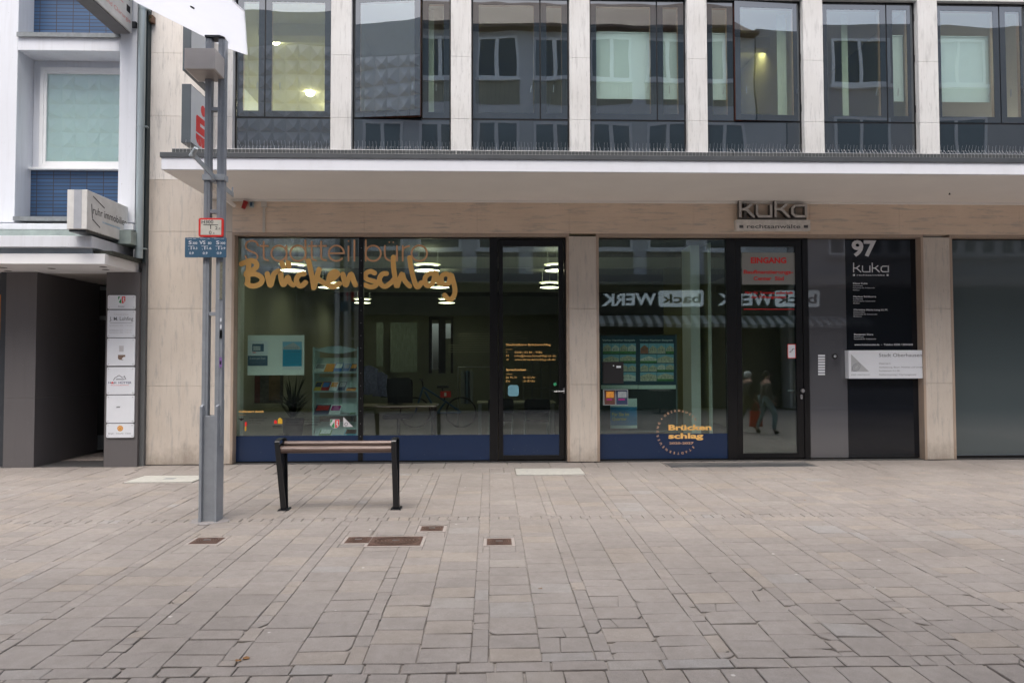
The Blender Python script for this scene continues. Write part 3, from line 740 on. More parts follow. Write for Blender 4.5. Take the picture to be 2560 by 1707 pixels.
# bell buttons, camera
m = MB()
for k in range(8):
    m.pbox(2045.5, 2062.5, 886.5+k*6.6, 891.2+k*6.6, YG-.009, YG-.005)
    c = P(2067.5, 888.8+k*6.6, YG); m.disc(c[0], c[1], .009, YG-.007, YG-.005, 1, 12)
m.build('bell_buttons', [WHITE2, DARKM, BLK], gpn); m = MB()
c = P(2086.5, 890.5, YG); m.disc(c[0], c[1], .044, YG-.012, YG-.0052, 2, 24); m.disc(c[0], c[1], .019, YG-.016, YG-.0122, 0, 16); m.disc(c[0], c[1], .008, YG-.018, YG-.0165, 2, 10)
m.build('door_camera', [WHITE2, DARKM, BLK], gpn); m = MB()
for i in range(-3, 4):
    for j in range(-3, 4):
        if i*i+j*j < 11: q = P(2088+i*1.9, 909+j*1.9, YG); m.disc(q[0], q[1], .0028, YG-.0065, YG-.005, 2, 6)
m.build('speaker_holes', [WHITE2, DARKM, BLK], gpn)
# lettering on the black panel
LET = flat('white_letters', (.62, .63, .66), .6, var=.02)
m = MB(); YB = YG-.008
ptext(m, '97', 2129, 2191, 601, 641, YB, bold=.035); m.build('house_number', LET, bpn); m = MB()
def kuka(mb, f, wid, Y, thick, mi=0, cap=False, side=None):
    for st in ([(262, 140), (262, 383)], [(275, 277), (328, 277), (412, 212)], [(322, 277), (352, 290), (447, 380)],
               [(482, 212), (482, 340), (505, 370), (540, 371), (665, 371)], [(667, 212), (667, 384)],
               [(725, 140), (725, 383)], [(738, 277), (792, 277), (872, 212)], [(786, 277), (815, 290), (907, 380)],
               [(1122, 384), (1122, 228), (985, 228), (945, 262), (945, 335), (985, 370), (1122, 370)]):
        mb.ribbon([f(*p) for p in st], wid, Y, mi, thick, smooth=False, cap=cap, side=side)
        Y += .0004
    return mb
def fmap(x0, y0, x1, y1, Y):      # map the sign's own drawing frame (250..1135 x 140..384) to photo pixels
    return lambda a, b: P(x0+(a-248)/(1136-248)*(x1-x0), y0+(b-140)/(384-140)*(y1-y0), Y)
kuka(m, fmap(2132, 657, 2222, 681, YB), .016, YB-.006, .001)
ptext(m, 'rechtsanwälte', 2142, 2212, 686, 689.5, YB, bold=.02)
m.pbox(2132.5, 2137.5, 685.5, 690, YB-.0015, YB-.0005); m.pbox(2216.5, 2221.5, 685.5, 690, YB-.0015, YB-.0005)
m.build('firm_name', LET, bpn); m = MB()
for (y, nm, rw, w_) in ((710.5, 'Klaus Kuka', ['Rechtsanwalt', 'Fachanwalt für Arbeitsrecht', 'Mediator'], 36), (743.5, 'Markus Schikorra', ['Rechtsanwalt', 'Fachanwalt für Arbeitsrecht', 'Mediator'], 57),
                        (776.5, 'Christina Maria Lang LL.M.', ['Rechtsanwältin', 'Fachanwältin für Arbeitsrecht', 'Mediatorin'], 86), (838, 'Benjamin Kura', ['Rechtsanwalt', 'Fachanwalt für Arbeitsrecht'], 48)):
    x0 = 2132.5+(y-710)*.02
    ptext(m, nm, x0, x0+w_, y-4.2, y, YB, bold=.03)
    for k, rr in enumerate(rw): ptext(m, rr, x0, x0+len(rr)*2.03, y+5.3*(k+1)-3, y+5.3*(k+1), YB, bold=.01)
ptext(m, 'www.kukakanzlei.de  -  Telefon 0208 / 2054343', 2136, 2282, 859, 863.5, YB, bold=.025)
m.build('lettering', LET, bpn)

# lettering on the shop windows
YV = YG-.0012
def S(cx_, cy_): return P(560+cx_/3.672, 400+cy_/3.672, YG)
def S2(cx_, cy_): return P(860+cx_/5.88, 580+cy_/5.88, YG)
m = MB(); wd = 16.5/3.672/166; yy = YV-.001
def circ(c, r, a0, a1, n=26, f=S):
    return [f(c[0]+r*math.cos(R_(a0+(a1-a0)*k/n)), c[1]-r*math.sin(R_(a0+(a1-a0)*k/n))) for k in range(n+1)]
thin = [[S(312, 785), S(300, 758), S(272, 743), S(240, 743), S(210, 758), S(200, 788), S(212, 818), S(250, 840), S(290, 858), S(308, 885), S(300, 908), S(272, 924), S(240, 924), S(212, 912), S(197, 882)],
        [S(365, 752), S(365, 880), S(376, 912), S(406, 922)], [S(335, 790), S(405, 790)], circ((505, 857), 70, 0, 360), [S(574, 790), S(574, 925)],
        circ((680, 857), 71, 0, 360), [S(748, 740), S(748, 925)], [S(806, 750), S(806, 880), S(817, 912), S(845, 922)], [S(778, 790), S(850, 790)],
        [S(892, 750), S(892, 880), S(903, 912), S(938, 922)], [S(872, 790), S(938, 790)], [S(965, 857), S(1100, 857)], circ((1032, 857), 70, 0, 318),
        [S(1143, 792), S(1143, 925)], [S(1197, 740), S(1197, 925)], [S(1302, 740), S(1302, 925)], circ((1370, 857), 70, 0, 360),
        [S(1477, 790), S(1477, 865), S(1490, 905), S(1530, 924), S(1572, 908), S(1586, 870)], [S(1588, 790), S(1588, 925)],
        [S(1641, 790), S(1641, 925)], [S(1641, 850), S(1652, 810), S(1700, 790)], circ((1793, 857), 71, 0, 360)]
for i, st in enumerate(thin): m.ribbon(st, wd, yy-.0003*(i % 7), 0, .0008, step=.000004)
for c in ((1143, 745), (1518, 757), (1554, 757)): q = S(*c); m.disc(q[0], q[1], .011, yy, yy+.0008)
m.build('thin_lettering', ORANGE2, w1)
m = MB()
fat = [[S(160, 955), S(205, 937), S(255, 925), S(295, 945), S(298, 982), S(262, 1012), S(205, 1040)], [S(228, 955), S(222, 1040), S(217, 1135)], [S(205, 1055), S(290, 1048), S(347, 1085), S(340, 1130), S(290, 1155), S(245, 1155), S(212, 1135)],
       [S(398, 1045), S(408, 1100), S(427, 1152), S(445, 1095), S(460, 1045), S(500, 1020)], [S(522, 1045), S(527, 1100), S(545, 1145), S(568, 1115), S(587, 1075), S(603, 1120), S(635, 1148)],
       [S(533, 950), S(548, 982)], [S(590, 945), S(597, 980)], [S(735, 1045), S(690, 1055), S(665, 1100), S(685, 1148), S(715, 1155), S(748, 1125)],
       [S(778, 928), S(795, 1010), S(812, 1090), S(824, 1172)], [S(873, 1005), S(852, 1080), S(826, 1165)], [S(855, 1085), S(905, 1120), S(960, 1152), S(1005, 1163), S(1060, 1135)],
       [S(965, 1110), S(1015, 1080), S(1045, 1045), S(1015, 1025), S(975, 1055), S(962, 1110)], [S(1092, 1050), S(1105, 1105), S(1118, 1150), S(1142, 1095), S(1168, 1048), S(1188, 1100), S(1208, 1148)],
       [S2(450, 605), S2(395, 580), S2(335, 600), S2(312, 650), S2(340, 695), S2(420, 720), S2(478, 745), S2(455, 795), S2(380, 805), S2(305, 775)],
       [S2(625, 612), S2(565, 620), S2(522, 690), S2(545, 770), S2(610, 800), S2(690, 745), S2(740, 690)],
       [S2(727, 372), S2(727, 500), S2(748, 650), S2(775, 800), S2(810, 720), S2(855, 615), S2(880, 690), S2(920, 750), S2(965, 795)],
       [S2(965, 378), S2(985, 520), S2(1020, 670), S2(1060, 790), S2(1095, 805), S2(1140, 745)],
       [S2(1330, 620), S2(1260, 612), S2(1195, 670), S2(1200, 760), S2(1245, 790), S2(1310, 740), S2(1345, 585), S2(1370, 690), S2(1400, 755)],
       [S2(1555, 650), S2(1500, 615), S2(1440, 650), S2(1435, 730), S2(1480, 775), S2(1540, 750), S2(1572, 625), S2(1610, 740), S2(1632, 850), S2(1615, 940), S2(1560, 995), S2(1515, 970), S2(1480, 928)]]
for i, st in enumerate(fat): m.ribbon(st, .080 if i < 13 else .076, YV-.0045+.0003*(i % 5), 0, .0008, step=.000012)
m.build('brush_lettering', ORANGE, w1)
m = MB()
ptext(m, 'Gefördert durch', 597, 659, 1025.5, 1031, YG, bold=.03)
m.pbox(597, 614, 1036.5, 1037.2, YV-.001, YV)
m.build('small_lettering', ORANGE, w1)
m = MB()
c = P(603.5, 1048, YG); m.disc(c[0], c[1], .022, YV-.001, YV, 0, 8); m.pbox(597.5, 609.5, 1045, 1048.5, YV-.0012, YV-.0011)
for (x0, x1, yt, n) in ((623, 668, 1046, 3), (716, 810, 1050, 3)):
    for k in range(n): ptext(m, ['Bundesministerium des Innern', 'für Bau und Heimat', 'aufgrund eines Beschlusses'][k] if n == 3 and x0 < 700 else ['Ministerium für Heimat, Kommunales,', 'Bau und Gleichstellung', 'des Landes Nordrhein-Westfalen'][k], x0, x1-(8*k), yt+k*6.3-3.4, yt+k*6.3, YG)
m.pbox(681, 705, 1064, 1065.5, YV-.001, YV)
ptext(m, 'STÄDTEBAU', 682, 705, 1066.5, 1070, YG)
m.build('logo_black', BLK, w1)
SIGREEN = flat('sign_green', (.03, .28, .10), .5); WV = flat('white_vinyl', (.68, .68, .70), .5); YV_ = flat('yellow_vinyl', (.68, .42, .03), .5)
m = MB()
m.pbox(612, 617, 1054.5, 1065, YV-.001, YV, 0); m.pbox(612, 615.5, 1066, 1076.5, YV-.001, YV, 1)
LG = [RED, YV_, WV, SIGREEN, BLK]; m.build('flag_mark', LG, w1); m = MB()
m.prism([P(a, b, YG) for a, b in ((685.5, 1059), (685.5, 1051), (689, 1049.5), (692.5, 1051), (692.5, 1059))], YV-.0012, YV, 0)
m.prism([P(a, b, YG) for a, b in ((694.5, 1059), (694.5, 1048), (700, 1043.5), (706, 1048), (706, 1059))], YV-.001, YV, 1)
def arms(m, x0, x1, y0, y1, Y, mats):
    W_, G_, R0 = mats; h = y1-y0; w_ = x1-x0
    o_ = [(0, 0), (1, 0), (1, .6), (.78, .88), (.5, 1), (.22, .88), (0, .6)]
    f = lambda a, b: P(x0+a*w_, y0+b*h, Y)
    m.prism([f(a*1.08-.04, b*1.06-.03) for a, b in o_], Y-.0022, Y-.0012, W_)
    m.prism([f(a, b) for a, b in ((0, .02), (.46, .02), (.46, .96), (.22, .88), (0, .6))], Y-.0032, Y-.0023, G_)
    m.prism([f(a, b) for a, b in ((.3, .02), (.46, .02), (.46, .25), (.1, .75), (0, .6), (0, .5))], Y-.0042, Y-.0033, W_)
    m.prism([f(a, b) for a, b in ((.54, .02), (1, .02), (1, .6), (.78, .88), (.54, .96))], Y-.0032, Y-.0023, R0)
    m.prism([f(a, b) for a, b in ((.66, .2), (.82, .12), (.9, .3), (.8, .42), (.9, .6), (.8, .8), (.72, .75), (.76, .6), (.62, .55), (.72, .38))], Y-.0042, Y-.0033, W_)
m.build('house_mark', LG, w1); m = MB()
arms(m, 826, 848, 1048.5, 1070.5, YG, (2, 3, 0))
m.build('coat_of_arms', LG, w1); m = MB()
tri = [P(858.5, 1042, YG), P(883, 1066.5, YG), P(858.5, 1066.5, YG)]; m.prism(tri, YV-.0012, YV, 2)
m.ribbon(circ((0, 0), 1, 0, 360, f=lambda a, b: P(865.5+a*3.6+.25*-b*3, 1060+b*3.8, YG)), .006, YV-.003, 4, .0008, step=.000003)
m.build('triangle_mark', LG, w1)
# door 1 lettering
m = MB()
def D(a, b): return (1150+a/3.7325, 780+b/3.7325)
def dtext(t_, a0, a1, bt, bb, **k):
    x0, y0 = D(a0, bt); x1, y1 = D(a1, bb); ptext(m, t_, x0, x1, y0, y1, YG, **k)
dtext('Stadtteilbüro Brückenschlag', 429, 845, 294, 313, bold=.035); dtext('Sprechzeiten', 429, 615, 527, 547, bold=.035)
for (t_, a0, a1, bt) in (('T', 432, 443, 366), ('M', 431, 453, 399), ('W', 430, 456, 433), ('0208 | 82 84 - 9086', 510, 768, 366), ('info@brueckenschlag-ob.de', 510, 895, 399), ('www.brueckenschlag-ob.de', 510, 890, 433),
                         ('Di, Mi, Fr', 429, 532, 600), ('10-13 Uhr', 589, 703, 600), ('Do', 429, 465, 634), ('15-18 Uhr', 589, 703, 634)):
    dtext(t_, a0, a1, bt, bt+18, bold=.006)
for b_ in (346, 578): x0, y0 = D(429, b_); x1, y1 = D(490, b_+3); m.pbox(x0, x1, y0, y1, YV-.001, YV)
m.build('lettering', ORANGE, d1[1])
m = MB(); a = P(1387.5, 960, YG); m.disc(a[0], a[1], .025, YV-.001, YV, 0)
x0, y0 = D(448, 680); x1, y1 = D(548, 785); p0, p1 = P(x0, y0, YG), P(x1, y1, YG); m.rrect(p0[0], p1[0], p1[1], p0[1], .04, YV-.001, YV, 1)
m.build('sticker', [flat('sticker_green', (.04, .35, .16), .5), flat('sticker_blue', (.16, .36, .44), .5)], d1[1])
# door 2 signs
m = MB(); m.pbox(1854.5, 1989.5, 632, 711.5, YV-.001, YV); m.build('frosted_notice', flat('notice_grey', (.27, .28, .265), .5, var=.03), d2[1])
m = MB()
def E2(t_, a0, a1, bt, bb, **k): ptext(m, t_, 1800+a0/5.227, 1800+a1/5.227, 470+bt/5.227, 470+bb/5.227, YG, dy=-.0035, **k)
E2('EINGANG', 400, 865, 908, 985, bold=.04); E2('Baufinanzierungs-', 308, 955, 1072, 1122, bold=.03); E2('Center  Süd', 437, 832, 1157, 1208, bold=.03)
m.build('red_lettering', REDV, d2[1]); m = MB()
E2('Nur für Termine außerhalb', 325, 955, 1352, 1384, bold=.03); E2('der Öffnungszeiten', 405, 865, 1408, 1440, bold=.03)
m.pbox(1860, 1986, 772, 774, YV-.002, YV-.001)
m.build('red_lettering', REDV, d2[1])
m = MB(); m.pbox(1969, 1989.5, 860, 895.5, YV-.002, YV-.001, 0); m.pbox(1970.5, 1988, 861.5, 894, YV-.003, YV-.0021, 1)
m.ribbon([P(a, b, YG) for a, b in ((1973, 880), (1977, 880), (1977, 876), (1981, 876), (1981, 872), (1986, 872))], .006, YV-.004, 2, .0008, smooth=False, cap=False)
m.build('sticker', [RED, WHITE2, BLK], d2[1])
# circular logo, window 2
m = MB(); rc = P(1696, 1079.5, YG); RR = .325
def ringtext(t_, a0, a1, hh):
    for i, ch in enumerate(t_):
        a = R_(a0+(a1-a0)*i/(len(t_)-1)); vs_, fs = glyphs(ch, .02)
        if not vs_: continue
        cxg = (min(v[0] for v in vs_)+max(v[0] for v in vs_))/2; sg = hh/capH
        q = []
        for gx, gy in vs_:
            lx, ly = (gx-cxg)*sg, gy*sg-hh/2
            q.append((rc[0]+math.cos(a)*(RR+ly)+math.sin(a)*lx, YG-.004, rc[1]+math.sin(a)*(RR+ly)-math.cos(a)*lx))
        m.add(q, fs)
ringtext('OBERHAUSEN', 129, 36, .034); ringtext('STADTERNEUERUNG', -46, -204, .034)
q = (rc[0]+RR*math.cos(R_(142)), rc[1]+RR*math.sin(R_(142))); m.disc(q[0], q[1], .011, YV-.001, YV)
ptext(m, '2020-2027', 1673, 1734, 1104.5, 1110, YG, bold=.03, dy=-.004)
m.build('ring_lettering', flat('pale_orange', (.62, .38, .24), .6), w2)
m = MB(); ptext(m, 'Brücken', 1671, 1778.5, 1061, 1075, YG, bold=.04, dy=-.004); ptext(m, 'schlag', 1671, 1758, 1082, 1096, YG, bold=.04, dy=-.004)
m.build('lettering', ORANGE, w2)

# ---- room behind the shop window
XI0, XI1 = gx0-.01, XC[1][0]-1.2
m = MB(); m.box(XI0-.6, 8.5, .2, 9.9, -.02, .03); m.build('shop_floor', FLOORIN, bld)
m = MB(); m.box(XI0-.6, XI0-.5, .2, 9.9, .03, 3.5); m.box(gp1-.1, gp1, .25, 9.9, .03, 3.5); m.build('side_wall', WALLIN, bld)
m = MB(); m.box(XI0-.5, XI0, .2, .62, .03, 3.5); m.build('window_return', flat('return_white', (.85, .87, .84), .7), bld)
# back wall with openings to the yard
bx = [P(p, 900, 9.9)[0] for p in (1080, 1096.5, 1114, 1127)]; bz1 = PZ(808.6, 1100, 9.9); bz0 = PZ(924, 1100, 9.9); bz2 = PZ(846, 1100, 9.9)
m = MB(); m.box(XI0-.6, bx[0], 9.9, 10, .03, 3.5); m.box(bx[3], gp1, 9.9, 10, .03, 3.5); m.box(bx[0], bx[3], 9.9, 10, bz1, 3.5); m.box(bx[0], bx[3], 9.9, 10, .03, bz0)
m.box(bx[1], bx[2], 9.9, 10, bz0, bz1); m.box(bx[2], bx[3], 9.9, 10, bz0, bz2); m.build('back_wall', flat('back_wall_paint', (.28, .29, .23), .8, var=.1, scale=2), bld)
m = MB(); m.box(bx[0]-.09, bx[0], 9.86, 9.9, bz0-.1, bz1+.1); m.box(bx[3], bx[3]+.07, 9.86, 9.9, bz0-.1, bz1+.1); m.box(bx[1], bx[2], 9.86, 9.9, bz0-.1, bz1+.1); m.box(bx[0]-.09, bx[3]+.07, 9.86, 9.9, bz1+.1, bz1+.2); m.build('back_window_frame', BLACK, bld)
m = MB(); m.box(XI0-.6, gp1, 2.2, 2.35, 3.25, 3.44); m.box(XI0-.6, gp1, 6.0, 6.2, 3.2, 3.44); m.build('ceiling_beam', WALLIN, bld)
# pale panels at the back, their lit look put into the colour
LITPAN = flat('panel_lit_tone', (.30, .36, .32), .8, var=.25, scale=8, stretch=(3, 3, .5))
m = MB(); x0, x1 = P(976, 860, 9.0)[0], P(1043, 860, 9.0)[0]
m.box(x0, x1, 9.0, 9.03, PZ(930, 1000, 9), PZ(806, 1000, 9)); m.box(P(941, 860, 9)[0], P(958, 860, 9)[0], 9.0, 9.03, PZ(915, 950, 9), PZ(806, 950, 9))
tag(m.build('bright_panel', LITPAN, org=((x0+x1)/2, 9, .1)), 'pale ribbed panel coloured to look lit, deep inside the shop, seen through the large window', 'screen')
# white pillar and partition edge behind the second window
m = MB(); a, b = P(1727, 800, .75)[0], P(1750, 800, .75)[0]; m.box(a, b, .75, 1.25, .03, ZH); m.build('inner_pillar', flat('pillar_white', (.84, .88, .86), .7, var=.03), bld)
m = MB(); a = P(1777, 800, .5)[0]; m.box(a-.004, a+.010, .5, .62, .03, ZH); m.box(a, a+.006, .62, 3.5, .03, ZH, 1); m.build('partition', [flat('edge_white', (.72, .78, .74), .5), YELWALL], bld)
# pendants
def pendant(x, y, z, lb):
    t = thing('pendant_lamp', (x, y, z), lb, 'pendant lamp', 'round pendant lamps in the shop')
    n = 26; r = .215
    def ring(mb, r0_, z0_, r1_, z1_, mi=0):
        for k in range(n):
            a, b_ = 2*math.pi*k/n, 2*math.pi*(k+1)/n
            mb.add([(x+r0_*math.cos(a), y+r0_*math.sin(a), z0_), (x+r0_*math.cos(b_), y+r0_*math.sin(b_), z0_), (x+r1_*math.cos(b_), y+r1_*math.sin(b_), z1_), (x+r1_*math.cos(a), y+r1_*math.sin(a), z1_)], [(0, 1, 2, 3)], mi)
    m = MB(); ring(m, .001, z, r, z); m.build('diffuser', emis('pendant_glow', (1, .92, .62), 4.8), t)
    m = MB(); ring(m, r, z-.004, r+.012, z-.004); ring(m, r+.012, z-.004, r+.012, z+.06); ring(m, r+.012, z+.06, r-.03, z+.06); m.build('rim', ANTH, t)
    m = MB(); ring(m, r-.05, z+.105, r+.02, z+.105); ring(m, r-.05, z+.075, r+.02, z+.105); m.build('upper_glow', emis('upper_glow', (1, .92, .52), .55), t)
    m = MB()
    for k in range(3): a = 2*math.pi*k/3+.4; m.tube((x+r*.9*math.cos(a), y+r*.9*math.sin(a), z+.06), (x+r*.9*math.cos(a), y+r*.9*math.sin(a), 3.44), .0035, n=5)
    m.build('cable', flat('cable_pale', (.6, .65, .62), .5), t)
rows = ((676.5, [731.6, 1068, 1393], 'nearest row'), (718.5, [822, 1098, 1375], 'middle row'), (757, [906, 1117], 'farthest row'))
names = {0: 'left', 1: 'middle', 2: 'door'}
for (yy_, xs_, rn) in rows:
    for k, xx in enumerate(xs_):
        q = pl(xx, yy_, 3.1)
        where = ['behind the left shop pane', 'behind the middle shop pane', 'behind the left glass door'][k]
        pendant(q[0], q[1], 3.1, 'glowing round pendant lamp of the %s, %s' % (rn, where))
q = pl(1700, 690, 3.1)

# ================================================================== THINGS IN AND ON THE SHOP WINDOW
# display board with notices
def card(mb, px0, px1, py0, py1, Y, m): mb.pbox(px0, px1, py0, py1, Y-.0015, Y, m)
TB = flat('board_pale', (.74, .80, .76), .5, var=.02)
Yb = .35
t = thing('display_board', (P(690, 938, Yb)[0], Yb, PZ(938, 690, Yb)), 'pale blue-green display board with three notices behind the left window', 'display board')
m = MB(); m.pbox(619, 760.5, 838, 937.5, Yb, Yb+.012); m.build('board', TB, t)
t0x, t0z = P(690, 838, Yb)
m = MB(); [m.tube((P(a, 838, Yb)[0], Yb+.01, t0z-.01), (P(a, 838, Yb)[0], Yb+.01, 3.44), .0012, n=4) for a in (640, 740)]; m.build('hanging_wire', SILVER, t)
def notice(name, lb, x0, x1, y0, y1, Y, fills, mats, parts=()):
    m = MB(); m.pbox(x0, x1, y0, y1, Y-.002, Y-.0005, 0)
    k = 0
    for (a, b, c, d, mi) in fills: k += 1; m.pbox(a, b, c, d, Y-.0022-.0006*k, Y-.0021, mi)
    for (s_, a, b, c, d, mi) in parts: k += 1; ptext(m, s_, a, b, c, d, Y, mi, dy=-.0035-.0006*k)
    p = P((x0+x1)/2, y1, Y); return tag(m.build(name, mats, org=(p[0], Y, p[1])), lb, name.replace('_', ' '))
SKYB = flat('print_sky', (.20, .45, .62), .5); CYAN = flat('print_cyan', (.02, .30, .48), .5, var=.03); SLATE = flat('print_slate', (.06, .12, .18), .5)
PAPER = flat('paper', (.66, .72, .76), .6, var=.02); GREYB = flat('print_building', (.40, .44, .46), .6, var=.25, scale=60)
notice('notice', 'white notice with a dark photo of a building, top left of the pale board', 620.5, 670, 852, 888, Yb, [(630.5, 659.5, 859.5, 878.5, 1), (633, 651, 865, 876, 2), (631, 640, 880, 882, 3)], [PAPER, SLATE, GREYB, RED])
notice('notice', 'slate blue notice with white writing under the building photo', 619.5, 669, 889, 914, Yb-.004, [(624, 664, 900, 901, 1), (624, 664, 904, 905, 1), (624, 655, 908, 909, 1)], [SLATE, flat('print_dim', (.14, .2, .27), .5), WHITE2], [('Zu einem guten Zweck', 624, 664, 893, 897.5, 2)])
m = MB(); Yn = Yb-.003
m.pbox(706, 755, 853.5, 924, Yn-.002, Yn-.0005, 0); m.pbox(706.5, 754.5, 854, 874, Yn-.003, Yn-.0021, 1); m.pbox(706.5, 754.5, 874, 915.5, Yn-.0028, Yn-.0021, 2)
m.prism([P(a, b, Yn) for a, b in ((707.5, 873.8), (708, 868), (733, 855.5), (750, 867.5), (751, 873.8))], Yn-.004, Yn-.0031, 3)
for k in range(7): m.pbox(711+k*5.4, 712.2+k*5.4, 867, 873.5, Yn-.005, Yn-.0041, 4)
ptext(m, 'Gemeinsam für Oberhausen', 712, 750, 877, 881, Yn, 4, dy=-.0045)
for k in range(6): m.pbox(712, 748, 885+k*4.4, 886+k*4.4, Yn-.0036, Yn-.0029, 5)
p = P(730, 924, Yn); tag(m.build('poster', [PAPER, SKYB, CYAN, GREYB, SLATE, flat('print_cyan2', (.03, .2, .34), .5)], org=(p[0], Yn, p[1])), 'cyan poster with an apartment block, right side of the pale board', 'poster')

# brochure rack
Yr = .75
TEALM = flat('rack_teal', (.40, .54, .55), .45, var=.03)
def RP(a, b, Y=Yr): return P(600+a/5.6, 820+b/5.6, Y)      # rack zoom coordinates
rx0, rx1 = RP(1015, 700)[0], RP(1660, 700)[0]
t = thing('brochure_rack', ((rx0+rx1)/2, Yr, .03), 'grey-green brochure rack with an arched header and four sloping shelves', 'brochure rack')
m = MB(); zr = RP(1100, 268)[1]; m.box(rx0, rx0+.028, Yr, Yr+.35, .03, zr); m.box(rx1-.028, rx1, Yr, Yr+.35, .03, zr); m.box(rx0, rx1, Yr+.3, Yr+.34, .03, .16); m.build('side_panel', TEALM, t)
m = MB(); hp = [(RP(1045+610*k/16, 0)[0], RP(0, 305-52*math.sin(math.pi*k/16))[1]) for k in range(17)]; hp2 = [(RP(1045+610*k/16, 0)[0], RP(0, 310+50*math.sin(math.pi*k/16))[1]) for k in range(17)]
m.prism(hp+hp2[::-1][1:-1], Yr, Yr+.02); m.build('header', TEALM, t)
for (zt_, zl) in ((440, 620), (715, 885), (1015, 1215), (1350, 1530)):
    m = MB(); za, zb_ = RP(1300, zl)[1], RP(1300, zt_)[1]+.03
    m.add([(rx0+.028, Yr, za), (rx1-.028, Yr, za), (rx1-.028, Yr+.22, zb_), (rx0+.028, Yr+.22, zb_), (rx0+.028, Yr, za-.012), (rx1-.028, Yr, za-.012), (rx1-.028, Yr+.22, zb_-.012), (rx0+.028, Yr+.22, zb_-.012)],
          [(0, 1, 2, 3), (7, 6, 5, 4), (0, 4, 5, 1), (2, 6, 7, 3)]); m.box(rx0+.028, rx1-.028, Yr-.012, Yr-.001, za-.014, za+.012); m.build('shelf', TEALM, t)
cm = {n_: flat('ink_'+n_, c_, .5, var=.25, scale=40) for n_, c_ in dict(white=(.7, .8, .82), orange=(.75, .32, .05), blue=(.05, .18, .48), navy=(.03, .05, .11), red=(.45, .03, .03), yellow=(.55, .42, .06), green=(.15, .32, .16), magenta=(.36, .02, .2), sky=(.12, .38, .52), brown=(.12, .05, .04), grey=(.3, .34, .36)).items()}
br = [(1035, 1180, 500, 610, 'white', 'grey', 'pale blue-white brochure at the left of the top rack shelf'), (1178, 1315, 500, 610, 'orange', 'orange', 'plain orange brochure on the top rack shelf'),
      (1310, 1430, 492, 605, 'blue', 'white', 'blue brochure with a black and white photo, right of the orange one'), (1440, 1530, 500, 602, 'blue', 'grey', 'blue-grey brochure on the top rack shelf, between two blue ones'), (1535, 1630, 498, 602, 'navy', 'orange', 'dark blue and orange brochure at the right of the top rack shelf'),
      (1030, 1135, 755, 872, 'yellow', 'navy', 'brochure with a yellow foot and dark photo on the second shelf'), (1132, 1250, 755, 872, 'red', 'blue', 'red footed brochure beside the yellow footed one'),
      (1250, 1360, 752, 875, 'white', 'orange', 'white brochure with an orange top on the second shelf'), (1365, 1475, 755, 870, 'navy', 'grey', 'dark blue brochure in the middle right of the second shelf'), (1485, 1625, 800, 878, 'orange', 'brown', 'low orange brochure at the right of the second shelf'),
      (1035, 1250, 1080, 1205, 'navy', 'red', 'wide red and navy brochure at the left of the third shelf'), (1245, 1405, 1082, 1205, 'white', 'magenta', 'white leaflet with a magenta header on the third shelf'), (1405, 1535, 1150, 1202, 'grey', 'white', 'low grey leaflet on the third shelf'), (1540, 1620, 1150, 1202, 'green', 'grey', 'small green-grey leaflet at the right of the third shelf'),
      (1095, 1270, 1420, 1520, 'green', 'white', 'green leaflet on the bottom shelf of the rack'), (1270, 1440, 1465, 1520, 'sky', 'blue', 'blue leaflet half hidden on the bottom shelf'), (1445, 1640, 1420, 1520, 'sky', 'brown', 'light blue leaflet with a brown head on the bottom shelf')]
for (a0, a1, b0, b1, c1, c2, lb) in br:
    m = MB(); x0, x1 = RP(a0, b0)[0], RP(a1, b0)[0]; za, zb_ = RP(a0, b1)[1], RP(a0, b0)[1]; dz = zb_-za
    def lean(x0, x1, f0, f1, off, mi):
        y_ = lambda f: Yr-.0135+.15*f-off
        m.add([(x0, y_(f0), za+dz*f0), (x1, y_(f0), za+dz*f0), (x1+(.012), y_(f1), za+dz*f1), (x0+.012, y_(f1), za+dz*f1), (x0, y_(f0)+.004, za+dz*f0), (x1, y_(f0)+.004, za+dz*f0), (x1+.012, y_(f1)+.004, za+dz*f1), (x0+.012, y_(f1)+.004, za+dz*f1)],
              [(0, 1, 2, 3), (7, 6, 5, 4), (0, 4, 5, 1), (1, 5, 6, 2), (3, 2, 6, 7), (0, 3, 7, 4)], mi)
    w_ = x1-x0
    lean(x0, x1-.006, 0, 1, .012, 0); lean(x0+.1*w_, x1-.006-.08*w_, .4, .93, .017, 1)
    tag(m.build('brochure', [cm[c1], cm[c2]], org=((x0+x1)/2, Yr, za)), lb, 'brochure', 'brochures on the rack')

# plant, wall picture, desk, chair, printer, bicycle, clothes, far furniture
DG = flat('leaf_dark', (.02, .035, .018), .5, var=.3)
pxx = P(733, 1000, 1.7)
t = thing('potted_plant', (pxx[0], 1.7, .03), 'spiky dark green plant in a pot behind the left window', 'plant')
m = MB(); n = 14
m.tube((pxx[0], 1.7, .03), (pxx[0], 1.7, .55), .13, n=18, r1=.19); m.build('pot', BLK, t)
m = MB(); random.seed(3)
for k in range(90):
    a = random.uniform(0, 6.28); el = random.uniform(.15, 1.45); L = random.uniform(.35, .62)
    p0 = Vector((pxx[0]+.04*math.cos(a), 1.7+.04*math.sin(a), random.uniform(.55, .85)))
    d = Vector((math.cos(a)*math.cos(el), math.sin(a)*math.cos(el), math.sin(el))); sd_ = Vector((-math.sin(a), math.cos(a), 0))*.013
    p1 = p0+d*L*.55; p2 = p0+d*L-Vector((0, 0, .10*math.cos(el)))
    m.add([p0-sd_, p0+sd_, p1+sd_, p1-sd_, p2], [(0, 1, 2, 3), (3, 2, 4)])
m.build('leaves', DG, t)
m = MB(); q0, q1 = P(618, 930, 2.6), P(707, 1010, 2.6)
